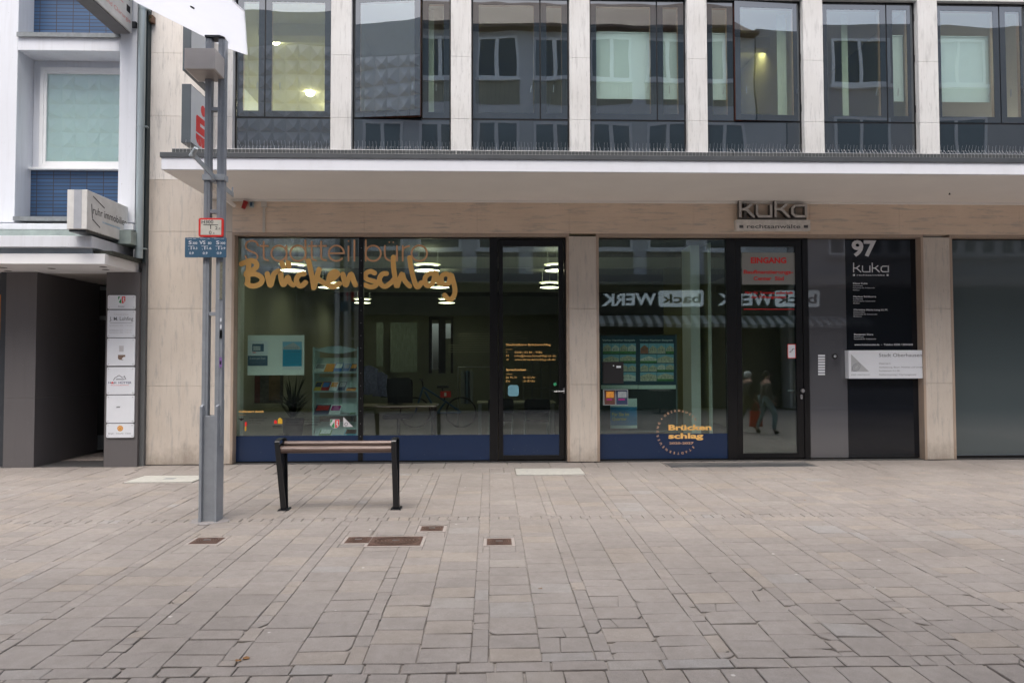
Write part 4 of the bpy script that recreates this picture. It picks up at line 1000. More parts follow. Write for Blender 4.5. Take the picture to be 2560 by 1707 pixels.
m.box(q0[0], q1[0], 2.6, 2.63, PZ(1008, 660, 2.6), PZ(915, 660, 2.6), 0)
for (a, b, c, d, mi) in ((625, 650, 940, 1006, 1), (672, 700, 935, 1000, 2), (650, 672, 950, 1006, 3), (640, 690, 918, 938, 4)): m.pbox(a, b, c, d, 2.6-.002*mi, 2.6, mi)
tag(m.build('large_photo_print', [flat('photo_brown', (.10, .085, .07), .7, var=.5, scale=6), flat('photo_red', (.18, .06, .05), .7, var=.5, scale=14), flat('photo_ochre', (.20, .13, .07), .7, var=.4, scale=9), flat('photo_grey', (.14, .13, .12), .7, var=.5, scale=12), flat('photo_skin', (.24, .15, .11), .7, var=.3, scale=7)], org=(q0[0], 2.6, .8)), 'large blurred brown and red photo print behind the pale board', 'picture')
OAK = flat('desk_wood', (.22, .17, .12), .5, var=.15, stretch=(1, 8, 1))
def table(name, xc, yc, w_, d_, h, lb, top, leg, grp=None):
    t = thing(name, (xc, yc, .03), lb, 'table', grp)
    m = MB(); m.box(xc-w_/2, xc+w_/2, yc-d_/2, yc+d_/2, .03+h-.03, .03+h); m.build('table_top', top, t, bevel=.003)
    for sx in (-1, 1):
        for sy in (-1, 1): m = MB(); m.box(xc+sx*(w_/2-.05)-.025, xc+sx*(w_/2-.05)+.025, yc+sy*(d_/2-.05)-.025, yc+sy*(d_/2-.05)+.025, .03, h); m.build('leg', leg, t)
    return t
xq = P(925, 1010, 1.6)[0]
table('desk', xq+.35, 2.2, 1.5, .8, .72, 'brown desk behind the middle shop pane with a monitor on it', OAK, ANTH)
t = thing('computer_monitor', (xq+.35, 2.25, .75), 'black computer monitor standing on the brown desk', 'monitor')
m = MB(); m.box(xq+.08, xq+.62, 2.23, 2.26, .88, 1.22); m.build('screen', BLK, t, bevel=.004)
m = MB(); m.box(xq+.31, xq+.39, 2.26, 2.29, .76, 1.0); m.box(xq+.22, xq+.48, 2.15, 2.35, .75, .76); m.build('stand', BLK, t)
xo = P(1000, 960, 3.0)[0]
t = thing('office_chair', (xo, 3.0, .03), 'black office chair with a rounded back beyond the brown desk', 'chair')
m = MB(); m.rrect(xo-.24, xo+.24, .62, 1.22, .1, 3.0, 3.07); m.build('backrest', BLK, t, bevel=.01)
m = MB(); m.box(xo-.25, xo+.25, 2.5, 3.0, .46, .54); m.build('seat', BLK, t, bevel=.02)
m = MB(); m.tube((xo, 2.78, .1), (xo, 2.78, .46), .03)
for k in range(5): a = k*2*math.pi/5; m.tube((xo, 2.78, .1), (xo+.3*math.cos(a), 2.78+.3*math.sin(a), .07), .02, r1=.015); m.tube((xo+.3*math.cos(a), 2.765+.3*math.sin(a), .07), (xo+.3*math.cos(a), 2.795+.3*math.sin(a), .07), .035, n=12)
m.build('base', DARKM, t)
# bicycle
xb = P(1060, 1000, 5.5)[0]
t = thing('bicycle', (xb, 5.5, .03), 'dark blue bicycle with a red number plate standing inside the shop', 'bicycle')
BB = flat('bike_blue', (.03, .10, .22), .4)
def wheel(cx_, cy_, name):
    m = MB(); n = 30
    pts = [(cx_+.34*math.cos(2*math.pi*k/n), cy_, .37+.34*math.sin(2*math.pi*k/n)) for k in range(n+1)]; m.path(pts, .02, n=6)
    for k in range(14): a = 2*math.pi*k/14; m.tube((cx_, cy_, .37), (cx_+.32*math.cos(a), cy_, .37+.32*math.sin(a)), .0015, n=3)
    m.build(name, BLK, t)
wheel(xb-.2, 5.5, 'wheel'); wheel(xb+.85, 5.5, 'wheel')
m = MB(); m.path([(xb-.2, 5.5, .37), (xb-.02, 5.5, .95), (xb+.5, 5.5, .62), (xb+.3, 5.5, .36), (xb+.85, 5.5, .37), (xb+.5, 5.5, .62)], .022); m.path([(xb+.3, 5.5, .36), (xb+.02, 5.5, .85)], .025); m.build('frame', BB, t)
m = MB(); m.path([(xb-.02, 5.5, .95), (xb-.04, 5.5, 1.08)], .018); m.path([(xb-.06, 5.2, 1.14), (xb-.04, 5.5, 1.08), (xb-.06, 5.8, 1.14)], .014); m.build('handlebar', BLK, t)
m = MB(); m.tube((xb+.48, 5.5, .62), (xb+.42, 5.5, .93), .015); m.box(xb+.3, xb+.56, 5.43, 5.57, .93, .98); m.build('saddle', BLK, t, bevel=.01)
m = MB(); m.box(xb+.38, xb+.62, 5.38, 5.4, .72, .86, 0); text(m, '1', xb+.47, xb+.52, .75, .83, 5.378, 1, .03); m.build('number_plate', [RED, WHITE2], t)
# clothes on a rail, and shirts by the mullion
def garment(x, y, z, wd, hh, mat, lb, grp):
    m = MB()
    pts = [(x-wd*.12, z), (x+wd*.12, z), (x+wd*.5, z-.06), (x+wd*.42, z-.28), (x+wd*.5, z-hh), (x+wd*.2, z-hh*.97), (x, z-hh), (x-wd*.25, z-hh*.97), (x-wd*.5, z-hh), (x-wd*.42, z-.28), (x-wd*.5, z-.06)]
    m.prism(pts, y, y+.05); m.tube((x, y+.02, z), (x, y+.02, z+.07), .003, n=5)
    tag(m.build('garment', mat, org=(x, y, z), bevel=.01), lb, 'clothing', grp)
LIL = flat('cloth_lilac', (.20, .20, .33), .9, var=.3, scale=25); LBL = flat('cloth_blue', (.12, .19, .28), .9, var=.3, scale=25)
xg = P(912, 915, 1.9)[0]
garment(xg+.06, 1.9, PZ(914, 912, 1.9), .34, .52, LIL, 'lilac patterned shirt hanging just right of the thin window post', 'hanging shirts')
garment(xg+.25, 1.98, PZ(930, 930, 1.9), .26, .44, LIL, 'darker lilac shirt behind the patterned one at the window post', 'hanging shirts')
xr0, xr1 = P(1145, 920, 6.0)[0], P(1260, 920, 6.0)[0]; zr_ = PZ(917, 1200, 6.0)
t = thing('clothes_rail', ((xr0+xr1)/2, 6.0, .03), 'thin metal clothes rail at the back of the shop, left of the door', 'clothes rail')
m = MB(); m.path([(xr0, 6.0, .03), (xr0, 6.0, zr_), (xr1, 6.0, zr_), (xr1, 6.0, .03)], .012); m.build('rail', SILVER, t)
for k, f in enumerate((.12, .2, .27, .8, .86, .92)):
    garment(xr0+(xr1-xr0)*f, 5.98, zr_-.08, .14, .8, LBL if k % 2 else flat('cloth_grey', (.2, .22, .24), .9), 'blue-grey garment on the clothes rail at the back', 'garments on the rail')
# slatted blind at the back
m = MB(); x0, x1 = P(1120, 850, 8.6)[0], P(1318, 850, 8.6)[0]
za, zb_ = PZ(879, 1200, 8.6), PZ(834, 1200, 8.6)
for k in range(9): z = za+(zb_-za)*k/8; m.box(x0+(.3 if k > 3 else 0), x1-.15*(k % 3), 8.6, 8.62, z-.012, z+.004)
tag(m.build('slatted_shelf', flat('slat_pale', (.42, .42, .33), .6), org=(x0, 8.6, za)), 'pale horizontal slats high on the rear wall, seen beside and through the left door', 'shelving')
# meeting tables and black chairs behind the door
WT = flat('table_pale', (.42, .40, .34), .5)
xt = P(1215, 1000, 2.9)[0]; table('meeting_table', P(1290, 1000, 3.0)[0], 3.1, 1.5, .7, .72, 'pale meeting table behind the left glass door', WT, SILVER)
def chair(x, y, lb):
    t = thing('chair', (x, y, .03), lb, 'chair', 'black chairs at the meeting table')
    m = MB(); m.rrect(x-.23, x+.23, .6, .86, .06, y, y+.04); m.build('backrest', BLK, t, bevel=.01)
    m = MB(); m.box(x-.22, x+.22, y+.02, y+.46, .45, .49); m.build('seat', BLK, t, bevel=.01)
    for sx in (-1, 1):
        m = MB(); m.tube((x+sx*.21, y-.01, .03), (x+sx*.21, y-.01, .58), .011); m.build('leg', flat('chrome', (.65, .72, .68), .2, metal=.6), t)
        m = MB(); m.tube((x+sx*.21, y+.44, .03), (x+sx*.21, y+.42, .46), .011); m.build('leg', SILVER, t)
chair(P(1343, 1000, 1.9)[0], 1.9, 'black chair with pale metal legs in the middle of the left glass door'); chair(P(1252, 1000, 2.0)[0], 2.0, 'black chair half hidden behind the left edge of the left glass door')
m = MB(); xs0, xs1 = P(1308, 900, 7.5)[0], P(1400, 900, 7.5)[0]
frame_rect(m, xs0, xs1, .4, PZ(880, 1350, 7.5), .03, 7.5, 7.8)
for k in range(1, 4): m.box(xs0+(xs1-xs0)*k/4-.01, xs0+(xs1-xs0)*k/4+.01, 7.5, 7.8, .4, PZ(880, 1350, 7.5)); m.box(xs0+.03, xs1-.03, 7.501, 7.8, .4+k*.42, .42+k*.42)
tag(m.build('file_shelf', flat('shelf_grey', (.2, .22, .2), .6), org=(xs0, 7.5, .03)), 'grey compartment shelf at the back behind the left glass door', 'shelf')
t = thing('exit_sign', (P(1316, 655, 4.0)[0], 4.0, PZ(670, 1316, 4.0)), 'green escape sign hanging inside above the left glass door', 'exit sign')
m = MB(); m.pbox(1303, 1333, 649.5, 667, 4.0, 4.03, 0); m.pbox(1307, 1316, 650.5, 656, 3.996, 3.999, 1); m.build('sign_plate', [flat('sign_green_dim', (.01, .13, .10), .5), flat('sign_pale', (.3, .5, .4), .5)], t)
m = MB(); m.pbox(1301, 1331, 641, 645, 4.0, 4.05); m.build('tube_light', emis('tube_glow', (.75, .95, 1), 1.5), t)
m = MB(); q = P(1316, 641, 4.02); m.tube((q[0], 4.02, q[1]), (q[0], 4.02, 3.44), .006); m.build('hanger', SILVER, t)

# poster board behind the second window
Yp = .45
def W(a, b): return (1460+a/3.92, 800+b/3.92)
NAVY = flat('poster_navy', (.018, .06, .10), .5, var=.04)
t = thing('poster_board', (P(1596, 1070, Yp)[0], Yp, .03), 'dark framed board with two navy before and after posters behind the right window', 'display board')
m = MB(); x0, y0 = W(160, 145); x1, y1 = W(905, 1080); p0, p1 = P(x0, y0, Yp), P(x1, y1, Yp)
m.box(p0[0], p1[0], Yp, Yp+.02, p1[1], p0[1]); m.build('board', flat('board_dark', (.02, .03, .032), .35), t)
m = MB(); m.box(p0[0]-.02, p0[0]-.001, Yp-.01, Yp+.03, .03, p0[1]+.01); m.box(p1[0]+.001, p1[0]+.02, Yp-.01, Yp+.03, .03, p0[1]+.01); m.box(p0[0]-.001, p1[0]+.001, Yp-.008, Yp+.03, p1[1]-.02, p1[1]-.001)
m.build('stand_frame', flat('frame_bar', (.10, .14, .14), .4), t)
def before_after(a0, a1, lb, seed):
    random.seed(seed); m = MB(); x0, y0 = W(a0, 155); x1, y1 = W(a1, 635); m.pbox(x0, x1, y0, y1, Yp-.002, Yp-.0005, 0)
    f = (a1-a0)/360.0
    u = lambda a: a0+(a-168)*f
    A, B_ = W(u(180), 188), W(u(500), 210); ptext(m, 'Vorher-Nachher-Beispiele', A[0], B_[0], A[1], B_[1]-1, Yp, 1, dy=-.004, bold=.01)
    rows_ = [(228, 330), (338, 420), (428, 505), (512, 598)]
    for ri, (b0, b1) in enumerate(rows_):
        n_ = 4 if ri in (0, 2) else 2
        for k in range(n_):
            c0 = 186+(512-186)*k/n_; c1 = 186+(512-186)*(k+.97)/n_
            A, B_ = W(u(c0), b0), W(u(c1), b1); m.pbox(A[0], B_[0], A[1], B_[1], Yp-.0035, Yp-.0025, 2)
            hh = random.uniform(.15, .35); cc = (A[0]+B_[0])/2
            pts = [(A[0]+.3, B_[1]-.5), (B_[0]-.3, B_[1]-.5), (B_[0]-.6, A[1]+(B_[1]-A[1])*(hh+.15)), (cc, A[1]+(B_[1]-A[1])*hh*.6), (A[0]+.6, A[1]+(B_[1]-A[1])*(hh+.2))]
            m.prism([P(*q_, Yp) for q_ in pts], Yp-.005, Yp-.0036, random.choice((3, 3, 5, 6)))
            if random.random() < .6: m.pbox(A[0], B_[0], B_[1]-(B_[1]-A[1])*.25, B_[1], Yp-.0062, Yp-.0051, 4)
            for j in range(3):
                xx_ = A[0]+(B_[0]-A[0])*(.25+.2*j); m.pbox(xx_, xx_+.9, B_[1]-(B_[1]-A[1])*.5, B_[1]-(B_[1]-A[1])*.32, Yp-.0065, Yp-.0055, 0)
    A, B_ = W(a0, 637), W(a1, 675); m.pbox(A[0], B_[0], A[1], B_[1], Yp-.003, Yp-.0005, 7)
    p = P((x0+x1)/2, y1, Yp); tag(m.build('poster', [NAVY, flat('chalk', (.6, .75, .75), .6), flat('pr_sky', (.22, .48, .60), .5), flat('pr_wall', (.48, .50, .38), .6, var=.4, scale=50), flat('pr_green', (.08, .24, .08), .6, var=.4, scale=30), flat('pr_brick', (.36, .16, .10), .6, var=.2, scale=50), flat('pr_pale', (.60, .66, .60), .6, var=.3, scale=40), flat('pr_foot', (.6, .76, .70), .6)], org=(p[0], Yp, p[1])), lb, 'poster')
before_after(168, 528, 'left navy poster of house photos, partly behind the black box', 1); before_after(532, 900, 'right navy poster of house photos on the dark board', 5)
t = thing('letter_box', (P(1534, 958, .10)[0], .10, PZ(958, 1534, .10)), 'black letter box on the right shop window in front of the left navy poster', 'letter box')
A, B_ = W(188, 408), W(388, 622); m = MB(); yb_ = YG+.006
m.pbox(A[0], B_[0], A[1]+3, B_[1], .075, YG-.002, 0); m.pbox(A[0]-.6, B_[0]+.6, A[1], A[1]+4, .068, YG-.002, 0); m.build('box', BLK, t, bevel=.005)
m = MB(); A, B_ = W(318, 448), W(362, 468); m.pbox(A[0], B_[0], A[1], B_[1], .070, .0745, 0); A = W(290, 447); q = P(*A, .07); m.disc(q[0], q[1], .009, .070, .0745); m.build('name_plate', WHITE2, t)
t = thing('leaflet_holder', (P(1539, 1012, .1)[0], .1, PZ(1012, 1539, .1)), 'clear double leaflet holder with purple flyers under the black letter box', 'leaflet holder')
A, B_ = W(188, 680), W(432, 832); m = MB(); p0, p1 = P(*A, .1), P(*B_, .1); frame_rect(m, p0[0], p1[0], p1[1], p0[1], .008, .095, YG-.002); m.box(p0[0]+.008, p1[0]-.008, YG-.006, YG-.003, p1[1]+.008, p0[1]-.008); m.build('tray', flat('clear_plastic', (.36, .40, .42), .2), t)
for k, (a0, a1, c1, c2, lb) in enumerate(((203, 303, 'brown', 'orange', 'orange and brown flyer in the left half of the leaflet holder'), (318, 430, 'navy', 'grey', 'grey and violet flyer in the right half of the leaflet holder'))):
    m = MB(); A, B_ = W(a0, 688), W(a1, 826); m.pbox(A[0], B_[0], A[1], B_[1], .112, .116, 0); A, B_ = W(a0+15, 700), W(a1-12, 760); m.pbox(A[0], B_[0], A[1], B_[1], .110, .1115, 1); A, B_ = W(a0+20, 770), W(a1-30, 785); m.pbox(A[0], B_[0], A[1], B_[1], .110, .1115, 2)
    p = P(*W(a0, 826), .112); tag(m.build('flyer', [cm[c1], cm[c2], cm['magenta']], org=(p[0], .112, p[1])), lb, 'flyer')
m = MB(); Yq = Yp-.012; A, B_ = W(258, 768), W(520, 1060); m.pbox(A[0], B_[0], A[1], B_[1], Yq-.002, Yq-.0005, 0); A, B_ = W(259, 850), W(519, 1030); m.pbox(A[0], B_[0], A[1], B_[1], Yq-.004, Yq-.0025, 1)
A, B_ = W(275, 905), W(440, 938); ptext(m, 'Für Sie im', A[0], B_[0], A[1], B_[1], Yq, 2, dy=-.0055, bold=.02); A, B_ = W(275, 950), W(420, 982); ptext(m, 'Quartier', A[0], B_[0], A[1], B_[1], Yq, 2, dy=-.0055, bold=.02)
p = P(1560, 1070, Yq); tag(m.build('poster', [flat('pq_pale', (.6, .74, .74), .6), flat('pq_blue', (.03, .20, .42), .5), flat('pq_olive', (.55, .55, .12), .5)], org=(p[0], Yq, p[1])), 'blue poster with yellow handwriting below the leaflet holder', 'poster')

# ---- wall sign over the right door
t = thing('law_firm_sign', (P(1933, 576, -.12)[0], -.12, PZ(576, 1933, -.12)), 'grey raised letters over a metal plate above the right glass door', 'sign')
Ys = -.11
KG = flat('letter_grey', (.50, .48, .46), .5, var=.1, scale=30); KD = flat('letter_side', (.10, .095, .09), .6)
m = MB(); kuka(m, fmap(1848, 497, 2018, 543.5, Ys), .036, Ys, .085, 0, cap=False, side=1); m.build('letters', [KG, KD], t)
m = MB(); q0, q1 = P(1846, 545, Ys), P(2018, 549, Ys); m.box(q0[0], q1[0], Ys+.02, Ys+.05, q1[1]+.005, q1[1]+.03); m.box(q0[0]+.1, q0[0]+.14, Ys+.03, 0, q1[1], q1[1]+.25); m.box(q1[0]-.2, q1[0]-.16, Ys+.03, 0, q1[1], q1[1]+.2); m.build('mounting_rail', KD, t)
m = MB(); m.pbox(1841, 2026, 549.5, 576, Ys, 0); m.build('plate', flat('sign_steel', (.66, .63, .59), .5, metal=0, var=.15, scale=14), t, bevel=.003)
m = MB(); ptext(m, 'rechtsanwälte', 1867, 2001, 561.5, 571, Ys, bold=.015, dy=-.0015); m.pbox(1848.5, 1858.5, 563, 570, Ys-.0015, Ys-.0005); m.pbox(2009.5, 2020, 563, 570, Ys-.0015, Ys-.0005); m.build('lettering', flat('sign_ink', (.10, .10, .10), .6), t)
m = MB(); m.pbox(2121.5, 2315.5, 875.5, 946, .02, YG-.009)
t = thing('city_office_sign', (P(2218, 946, .02)[0], .02, PZ(946, 2218, .02)), 'white rectangular sign with grey triangle fixed on the black panel', 'sign')
m.build('plate', WHITE2, t, bevel=.002)
def CQ(a, b): return (2060+a/3.92, 560+b/3.92)
m = MB(); m.prism([P(*CQ(a, b), .02) for a, b in ((265, 1275), (442, 1446), (265, 1446))], .0185, .0195, 1)
m.ribbon(circ((0, 0), 1, 0, 360, f=lambda a, b: P(*CQ(315+a*36-b*14, 1402+b*38), .02)), .007, .0165, 0, .0008, step=.000004)
m.ribbon(circ((0, 0), 1, 0, 360, f=lambda a, b: P(*CQ(315+a*20-b*12, 1402+b*24), .02)), .005, .0165, 0, .0008, step=.000004)
def ct(s_, a0, a1, b0, b1, **k): A, B_ = CQ(a0, b0), CQ(a1, b1); ptext(m, s_, A[0], B_[0], A[1], B_[1], .02, dy=-.0012, **k)
ct('Stadt Oberhausen', 538, 960, 1267, 1300, bold=.006); ct('Dezernat 5', 540, 650, 1358, 1372); ct('Stadtplanung, Bauen, Mobilität und Umwelt', 540, 980, 1395, 1409); ct('Fachbereich 5-1-20', 540, 740, 1430, 1444); ct('Stadterneuerung | Citymanagement', 540, 905, 1467, 1481); ct('stadt oberhausen', 265, 450, 1468, 1480)
m.build('lettering', [GREYT, flat('logo_grey', (.42, .44, .46), .6)], t)

# alarm, box, conduit, camera, pipe under canopy
t = thing('alarm_siren', (P(612, 512, -.05)[0], 0, PZ(525, 612, 0)), 'small red alarm lamp on the wall under the left end of the canopy', 'alarm')
m = MB(); q = P(612, 512, -.05); m.tube((q[0]+.015, -.05, q[1]+.05), (q[0]-.02, -.06, q[1]-.06), .038, n=16, r1=.028); m.build('lens', flat('red_lens', (.28, .012, .01), .25), t, bevel=.004)
m = MB(); m.tube((q[0], -.04, q[1]+.02), (q[0], 0, q[1]+.02), .02); m.build('bracket', DARKM, t)
m = MB(); m.pbox(623.5, 632.5, 504, 517.5, -.05, 0); m.pbox(625, 631, 506, 515, -.052, -.0501, 1)
tag(m.build('sensor_box', [flat('box_grey', (.30, .36, .38), .5), flat('box_blue', (.03, .07, .12), .4)], org=(P(628, 517, 0)[0], 0, PZ(517, 628, 0)), bevel=.002), 'small dark blue sensor box right of the red alarm lamp', 'sensor')
t = thing('junction_box', (P(659, 518, 0)[0], 0, PZ(580, 659, 0)), 'white junction box with a vertical conduit down to the shop window', 'conduit')
m = MB(); m.pbox(652.5, 666, 503.5, 517.5, -.04, 0); m.build('box', flat('pvc_white', (.58, .54, .49), .5), t, bevel=.003)
m = MB(); m.pbox(656.5, 662.5, 517.6, 580, -.022, 0); m.build('conduit', flat('pvc_white', (.5, .5, .5)), t)
m = MB(); p0 = Vector((P(560, 478, -.5)[0], -.5, ZS-.06)); p1 = Vector((P(588, 513, -.03)[0], 0.0, PZ(513, 588, -.03)))
m.tube((p1.x-.02, -1.0, p1.z+.04), (p1.x-.02, 0, p1.z), .028, n=14); m.tube((p1.x-.02, -1.0, p1.z+.04), (p1.x-.02, -1.05, ZS), .028, n=14)
tag(m.build('drain_pipe', CREAM, org=(p1.x, 0, p1.z)), 'pale drain pipe running under the canopy soffit to the wall', 'pipe')
m = MB(); q = pl(2374, 487, ZS-.03); m.tube((q[0], q[1], ZS), (q[0], q[1], ZS-.025), .009, n=10); m.tube((q[0], q[1], ZS-.025), (q[0], q[1], ZS-.03), .014, n=12)
tag(m.build('soffit_sensor', DARKM, org=(q[0], q[1], ZS)), 'tiny dark sensor under the canopy near the right edge', 'sensor')

# bird spikes on the canopy edge, one strip per bay
WIRE = flat('steel_wire', (.55, .56, .58), .35, metal=.5)
random.seed(11)
strip_x = [XCL+.1]+[pil[k] for k in range(1, len(pil))]
zr1 = zt1+.004; zr2 = PZ(377.5, 1280, YC+.05)
ords = ['first', 'second', 'third', 'fourth', 'fifth', 'sixth', 'seventh', 'eighth']
for i, (a, b) in enumerate(zip(strip_x, strip_x[1:])):
    t = thing('bird_spike_strip', ((a+b)/2, YC+.05, zr1), 'bird spike strip on the canopy edge under the %s upper window from the left' % ords[i], 'bird spikes', 'bird spike strips on the canopy')
    m = MB(); m.box(a+.004, b-.004, YC+.06, YC+.10, zr1-.004, zr2); m.build('base_strip', flat('strip_grey', (.075, .082, .085), .6), t)
    m = MB(); m.tube((a, YC+.045, zr2), (b, YC+.045, zr2), .0022, n=4); m.tube((a, YC+.045, zr1+.004), (b, YC+.045, zr1+.004), .0022, n=4)
    x = a+.01
    while x < b:
        m.tube((x, YC+.045, zr1), (x, YC+.045, zr2), .0017, n=3)
        if x > PX(565, 380, YC) or x < XCL+.9:
            j = random.gauss(0, .006) if random.random() > .08 else random.uniform(-.05, .05)
            m.tube((x, YC+.05, zr2), (x+j, YC+.02+random.uniform(-.01, .01), zr2+.105+random.uniform(-.008, .008)), .0013, n=3)
            j = random.gauss(0, .008)
            m.tube((x+.02, YC+.08, zr2), (x+.02+j, YC+.13, zr2+.075), .0012, n=3)
        x += .0465
    m.build('spikes', WIRE, t)

# ================================================================== PROJECTING SIGNS
xs_ = P(534, 300, 0)[0]; d_f = 9.58-10.37
LB = flat('lightbox_end', (.075, .09, .105), .4); LF = flat('lightbox_face', (.64, .66, .68), .35, var=.03)
t = thing('bank_sign', (xs_, -.4, 4.5), 'projecting light box with a red dotted symbol behind the grey mast', 'sign')
z0_, z1_ = PZ(357, 465, d_f), PZ(210, 465, d_f)
m = MB(); m.box(xs_-.125, xs_, d_f, -.03, z0_, z1_); m.build('housing', LB, t, bevel=.004)
m = MB(); m.box(xs_, xs_+.006, d_f+.015, -.05, z0_+.015, z1_-.015); m.build('face', LF, t, bevel=.002)
# red symbol in (depth, height) coordinates of the face
def sy(u, v): return (xs_+.0075, d_f+u*(-.03-d_f), z0_+v*(z1_-z0_))
m = MB()
def facepoly(pts, off=.0015):
    n = len(pts); vs_ = [(xs_+.0062, *sy(*p)[1:]) for p in pts]+[(xs_+.0062+off, *sy(*p)[1:]) for p in pts]
    m.add(vs_, [tuple(range(n-1, -1, -1)), tuple(range(n, 2*n))]+[(i, (i+1) % n, n+(i+1) % n, n+i) for i in range(n)])
facepoly([(.53+.105*math.cos(2*math.pi*k/20), .71+.095*math.sin(2*math.pi*k/20)) for k in range(20)])
facepoly([(.22, .52), (.25, .56), (.86, .56), (.86, .455), (.40, .455), (.40, .40), (.86, .40), (.86, .265), (.22, .265)])
facepoly([(.22, .235), (.86, .235), (.84, .10), (.76, .055), (.36, .055), (.27, .09), (.22, .15)])
m.build('symbol', RED, t)
m = MB(); m.box(xs_-.08, xs_-.05, -.03, 0, z0_+.1, z1_-.1); m.build('bracket', DARKM, t)
t = thing('upper_light_box', (xs_, -.4, 5.5), 'dark projecting light box above the one with the red symbol, seen from below', 'sign')
z2_ = PZ(178, 465, d_f); m = MB(); m.box(xs_-.11, xs_, d_f-.02, -.03, z2_, z2_+1.3); m.build('housing', LB, t, bevel=.004)
m = MB(); m.box(xs_, xs_+.006, d_f, -.05, z2_+.015, z2_+1.28); m.build('face', LF, t)

# ================================================================== LEFT BUILDING
YL = -.12
XLB = PX(352, 800, YL); 
WP = stained('white_plaster', (.66, .69, .745), .6, .12)
GP = stained('grey_cladding', (.115, .108, .112), .5, .08)
nb = thing('neighbour_building', (XLB-3, 0, 0), 'white gridded neighbour building with blue tile panels and a dark recessed entrance', 'building')
XW0 = XLB-9
def tile_mat():
    m, t, b = newmat('blue_tiles'); br = N(t, 'ShaderNodeTexBrick', Scale=1.0); br.offset = 0.0
    br.inputs['Brick Width'].default_value = .249; br.inputs['Row Height'].default_value = .056; br.inputs['Mortar Size'].default_value = .0055
    br.inputs['Color1'].default_value = (*lin((60, 90, 126)), 1); br.inputs['Color2'].default_value = (*lin((54, 81, 114)), 1); br.inputs['Mortar'].default_value = (*lin((52, 46, 50)), 1)
    tc = t.nodes.new('ShaderNodeTexCoord'); sp = t.nodes.new('ShaderNodeSeparateXYZ'); cb = t.nodes.new('ShaderNodeCombineXYZ')
    t.links.new(tc.outputs['Object'], sp.inputs[0]); t.links.new(sp.outputs[0], cb.inputs[0]); t.links.new(sp.outputs[2], cb.inputs[1])
    t.links.new(cb.outputs[0], br.inputs['Vector']); t.links.new(br.outputs[0], b.inputs['Base Color']); b.inputs['Roughness'].default_value = .35
    return m
TILE = tile_mat()
# grid of white posts and rails; bay pitch follows the visible bay
gxr0, gxr1 = PX(298, 250, YL), PX(341, 250, YL)           # right-hand post
gxl0, gxl1 = PX(-8, 250, YL), PX(42, 250, YL)             # left-hand post
YR = .25                                                   # back of the recess
zA0, zA1 = PZ(556, 150, YL), PZ(96, 150, YL)
m = MB(); zr0, zr1_ = PZ(127, 150, YL), PZ(91, 150, YL)
for (a, b) in ((gxr0, gxr1), (gxl0, gxl1), (gxl0-(gxr0-gxl0), gxl1-(gxr0-gxl0)), (gxl0-2*(gxr0-gxl0), gxl1-2*(gxr0-gxl0))):
    m = MB(); m.box(a, b, YL, YR, zA0, 11.5); m.build('post', WP, nb, bevel=.006)
m = MB(); xw = gxl0-2*(gxr0-gxl0)
bayx = [(gxl1-k*(gxr0-gxl0), gxr0-k*(gxr0-gxl0)) for k in range(3)]
H1 = zr1_-zA0
for (a, b) in bayx:
    for k in range(3): m = MB(); m.box(a, b, YL, YR, zr0+k*2.75, zr1_+k*2.75); m.build('rail', WP, nb, bevel=.006)
def nwindow(a, b, zb):
    """one bay of the neighbour: tile panel, sill, white window"""
    m = MB(); m.box(a, b, YR, YR+.1, zb, zb+3.0); m.build('recess_wall', WP, nb)
    m = MB(); zt_ = zb+(PZ(428, 150, YR)-PZ(556, 150, YR)); m.box(a+.001, b-.001, YR-.03, YR-.001, zb-.001, zt_); m.build('tile_panel', TILE, nb)
    m = MB(); m.box(a-.0, b, YR-.10, YR-.031, zt_-.0, zt_+.035); z1x = zt_+.04
    wz1 = zb+(PZ(173, 200, YR)-PZ(556, 150, YR)); x0 = a+.13; frame_rect(m, x0, b+.0, z1x, wz1, .055, YR-.06, YR-.001); frame_rect(m, x0+.05, b-.05, z1x+.05, wz1-.05, .045, YR-.05, YR-.011)
    w_ = m.build('window', flat('upvc_white', (.74, .76, .78), .35, var=.02), nb, bevel=.004)
    m = MB(); m.box(x0+.095, b-.095, YR-.03, YR-.025, z1x+.095, wz1-.095); m.build('pane', glass('nglass', (.92, .97, .96), 2.3, .0006, 2.0) if 'nglass' not in MATS else MATS['nglass'], w_)
    m = MB(); m.box(x0+.09, b-.09, YR-.012, YR-.008, z1x+.09, wz1-.09); m.build('net_curtain', flat('net_teal', (.50, .60, .59), .9, var=.05, scale=4), w_)
    m = MB(); m.box(a-.0, b, YL-.02, YR-.1, zb-.035, zb-.002); m.box(a, b, YL-.035, YL-.02, zb-.06, zb+.004); m.build('ledge', flat('zinc', (.20, .22, .23), .5, metal=.2, var=.2, scale=12), nb)
for (a, b) in bayx:
    nwindow(a, b, PZ(556, 150, YR)); nwindow(a, b, zr1_+.005+.03); 
    m = MB(); m.box(a, b, YR, YR+.1, 9.1, 11.5); m.build('recess_wall', WP, nb)
m = MB(); m.box(xw, XLB-.02, YR+.1, 8, 2.9, 11.6); m.build('building_body', WP, nb)
m = MB(); m.box(PX(341, 250, YL)+.001, XLB+.02, YL+.10, YR, 2.9, 11.5); m.build('end_strip', flat('strip_dark', (.10, .105, .11), .7), nb)  # dark grey strip beside the end post
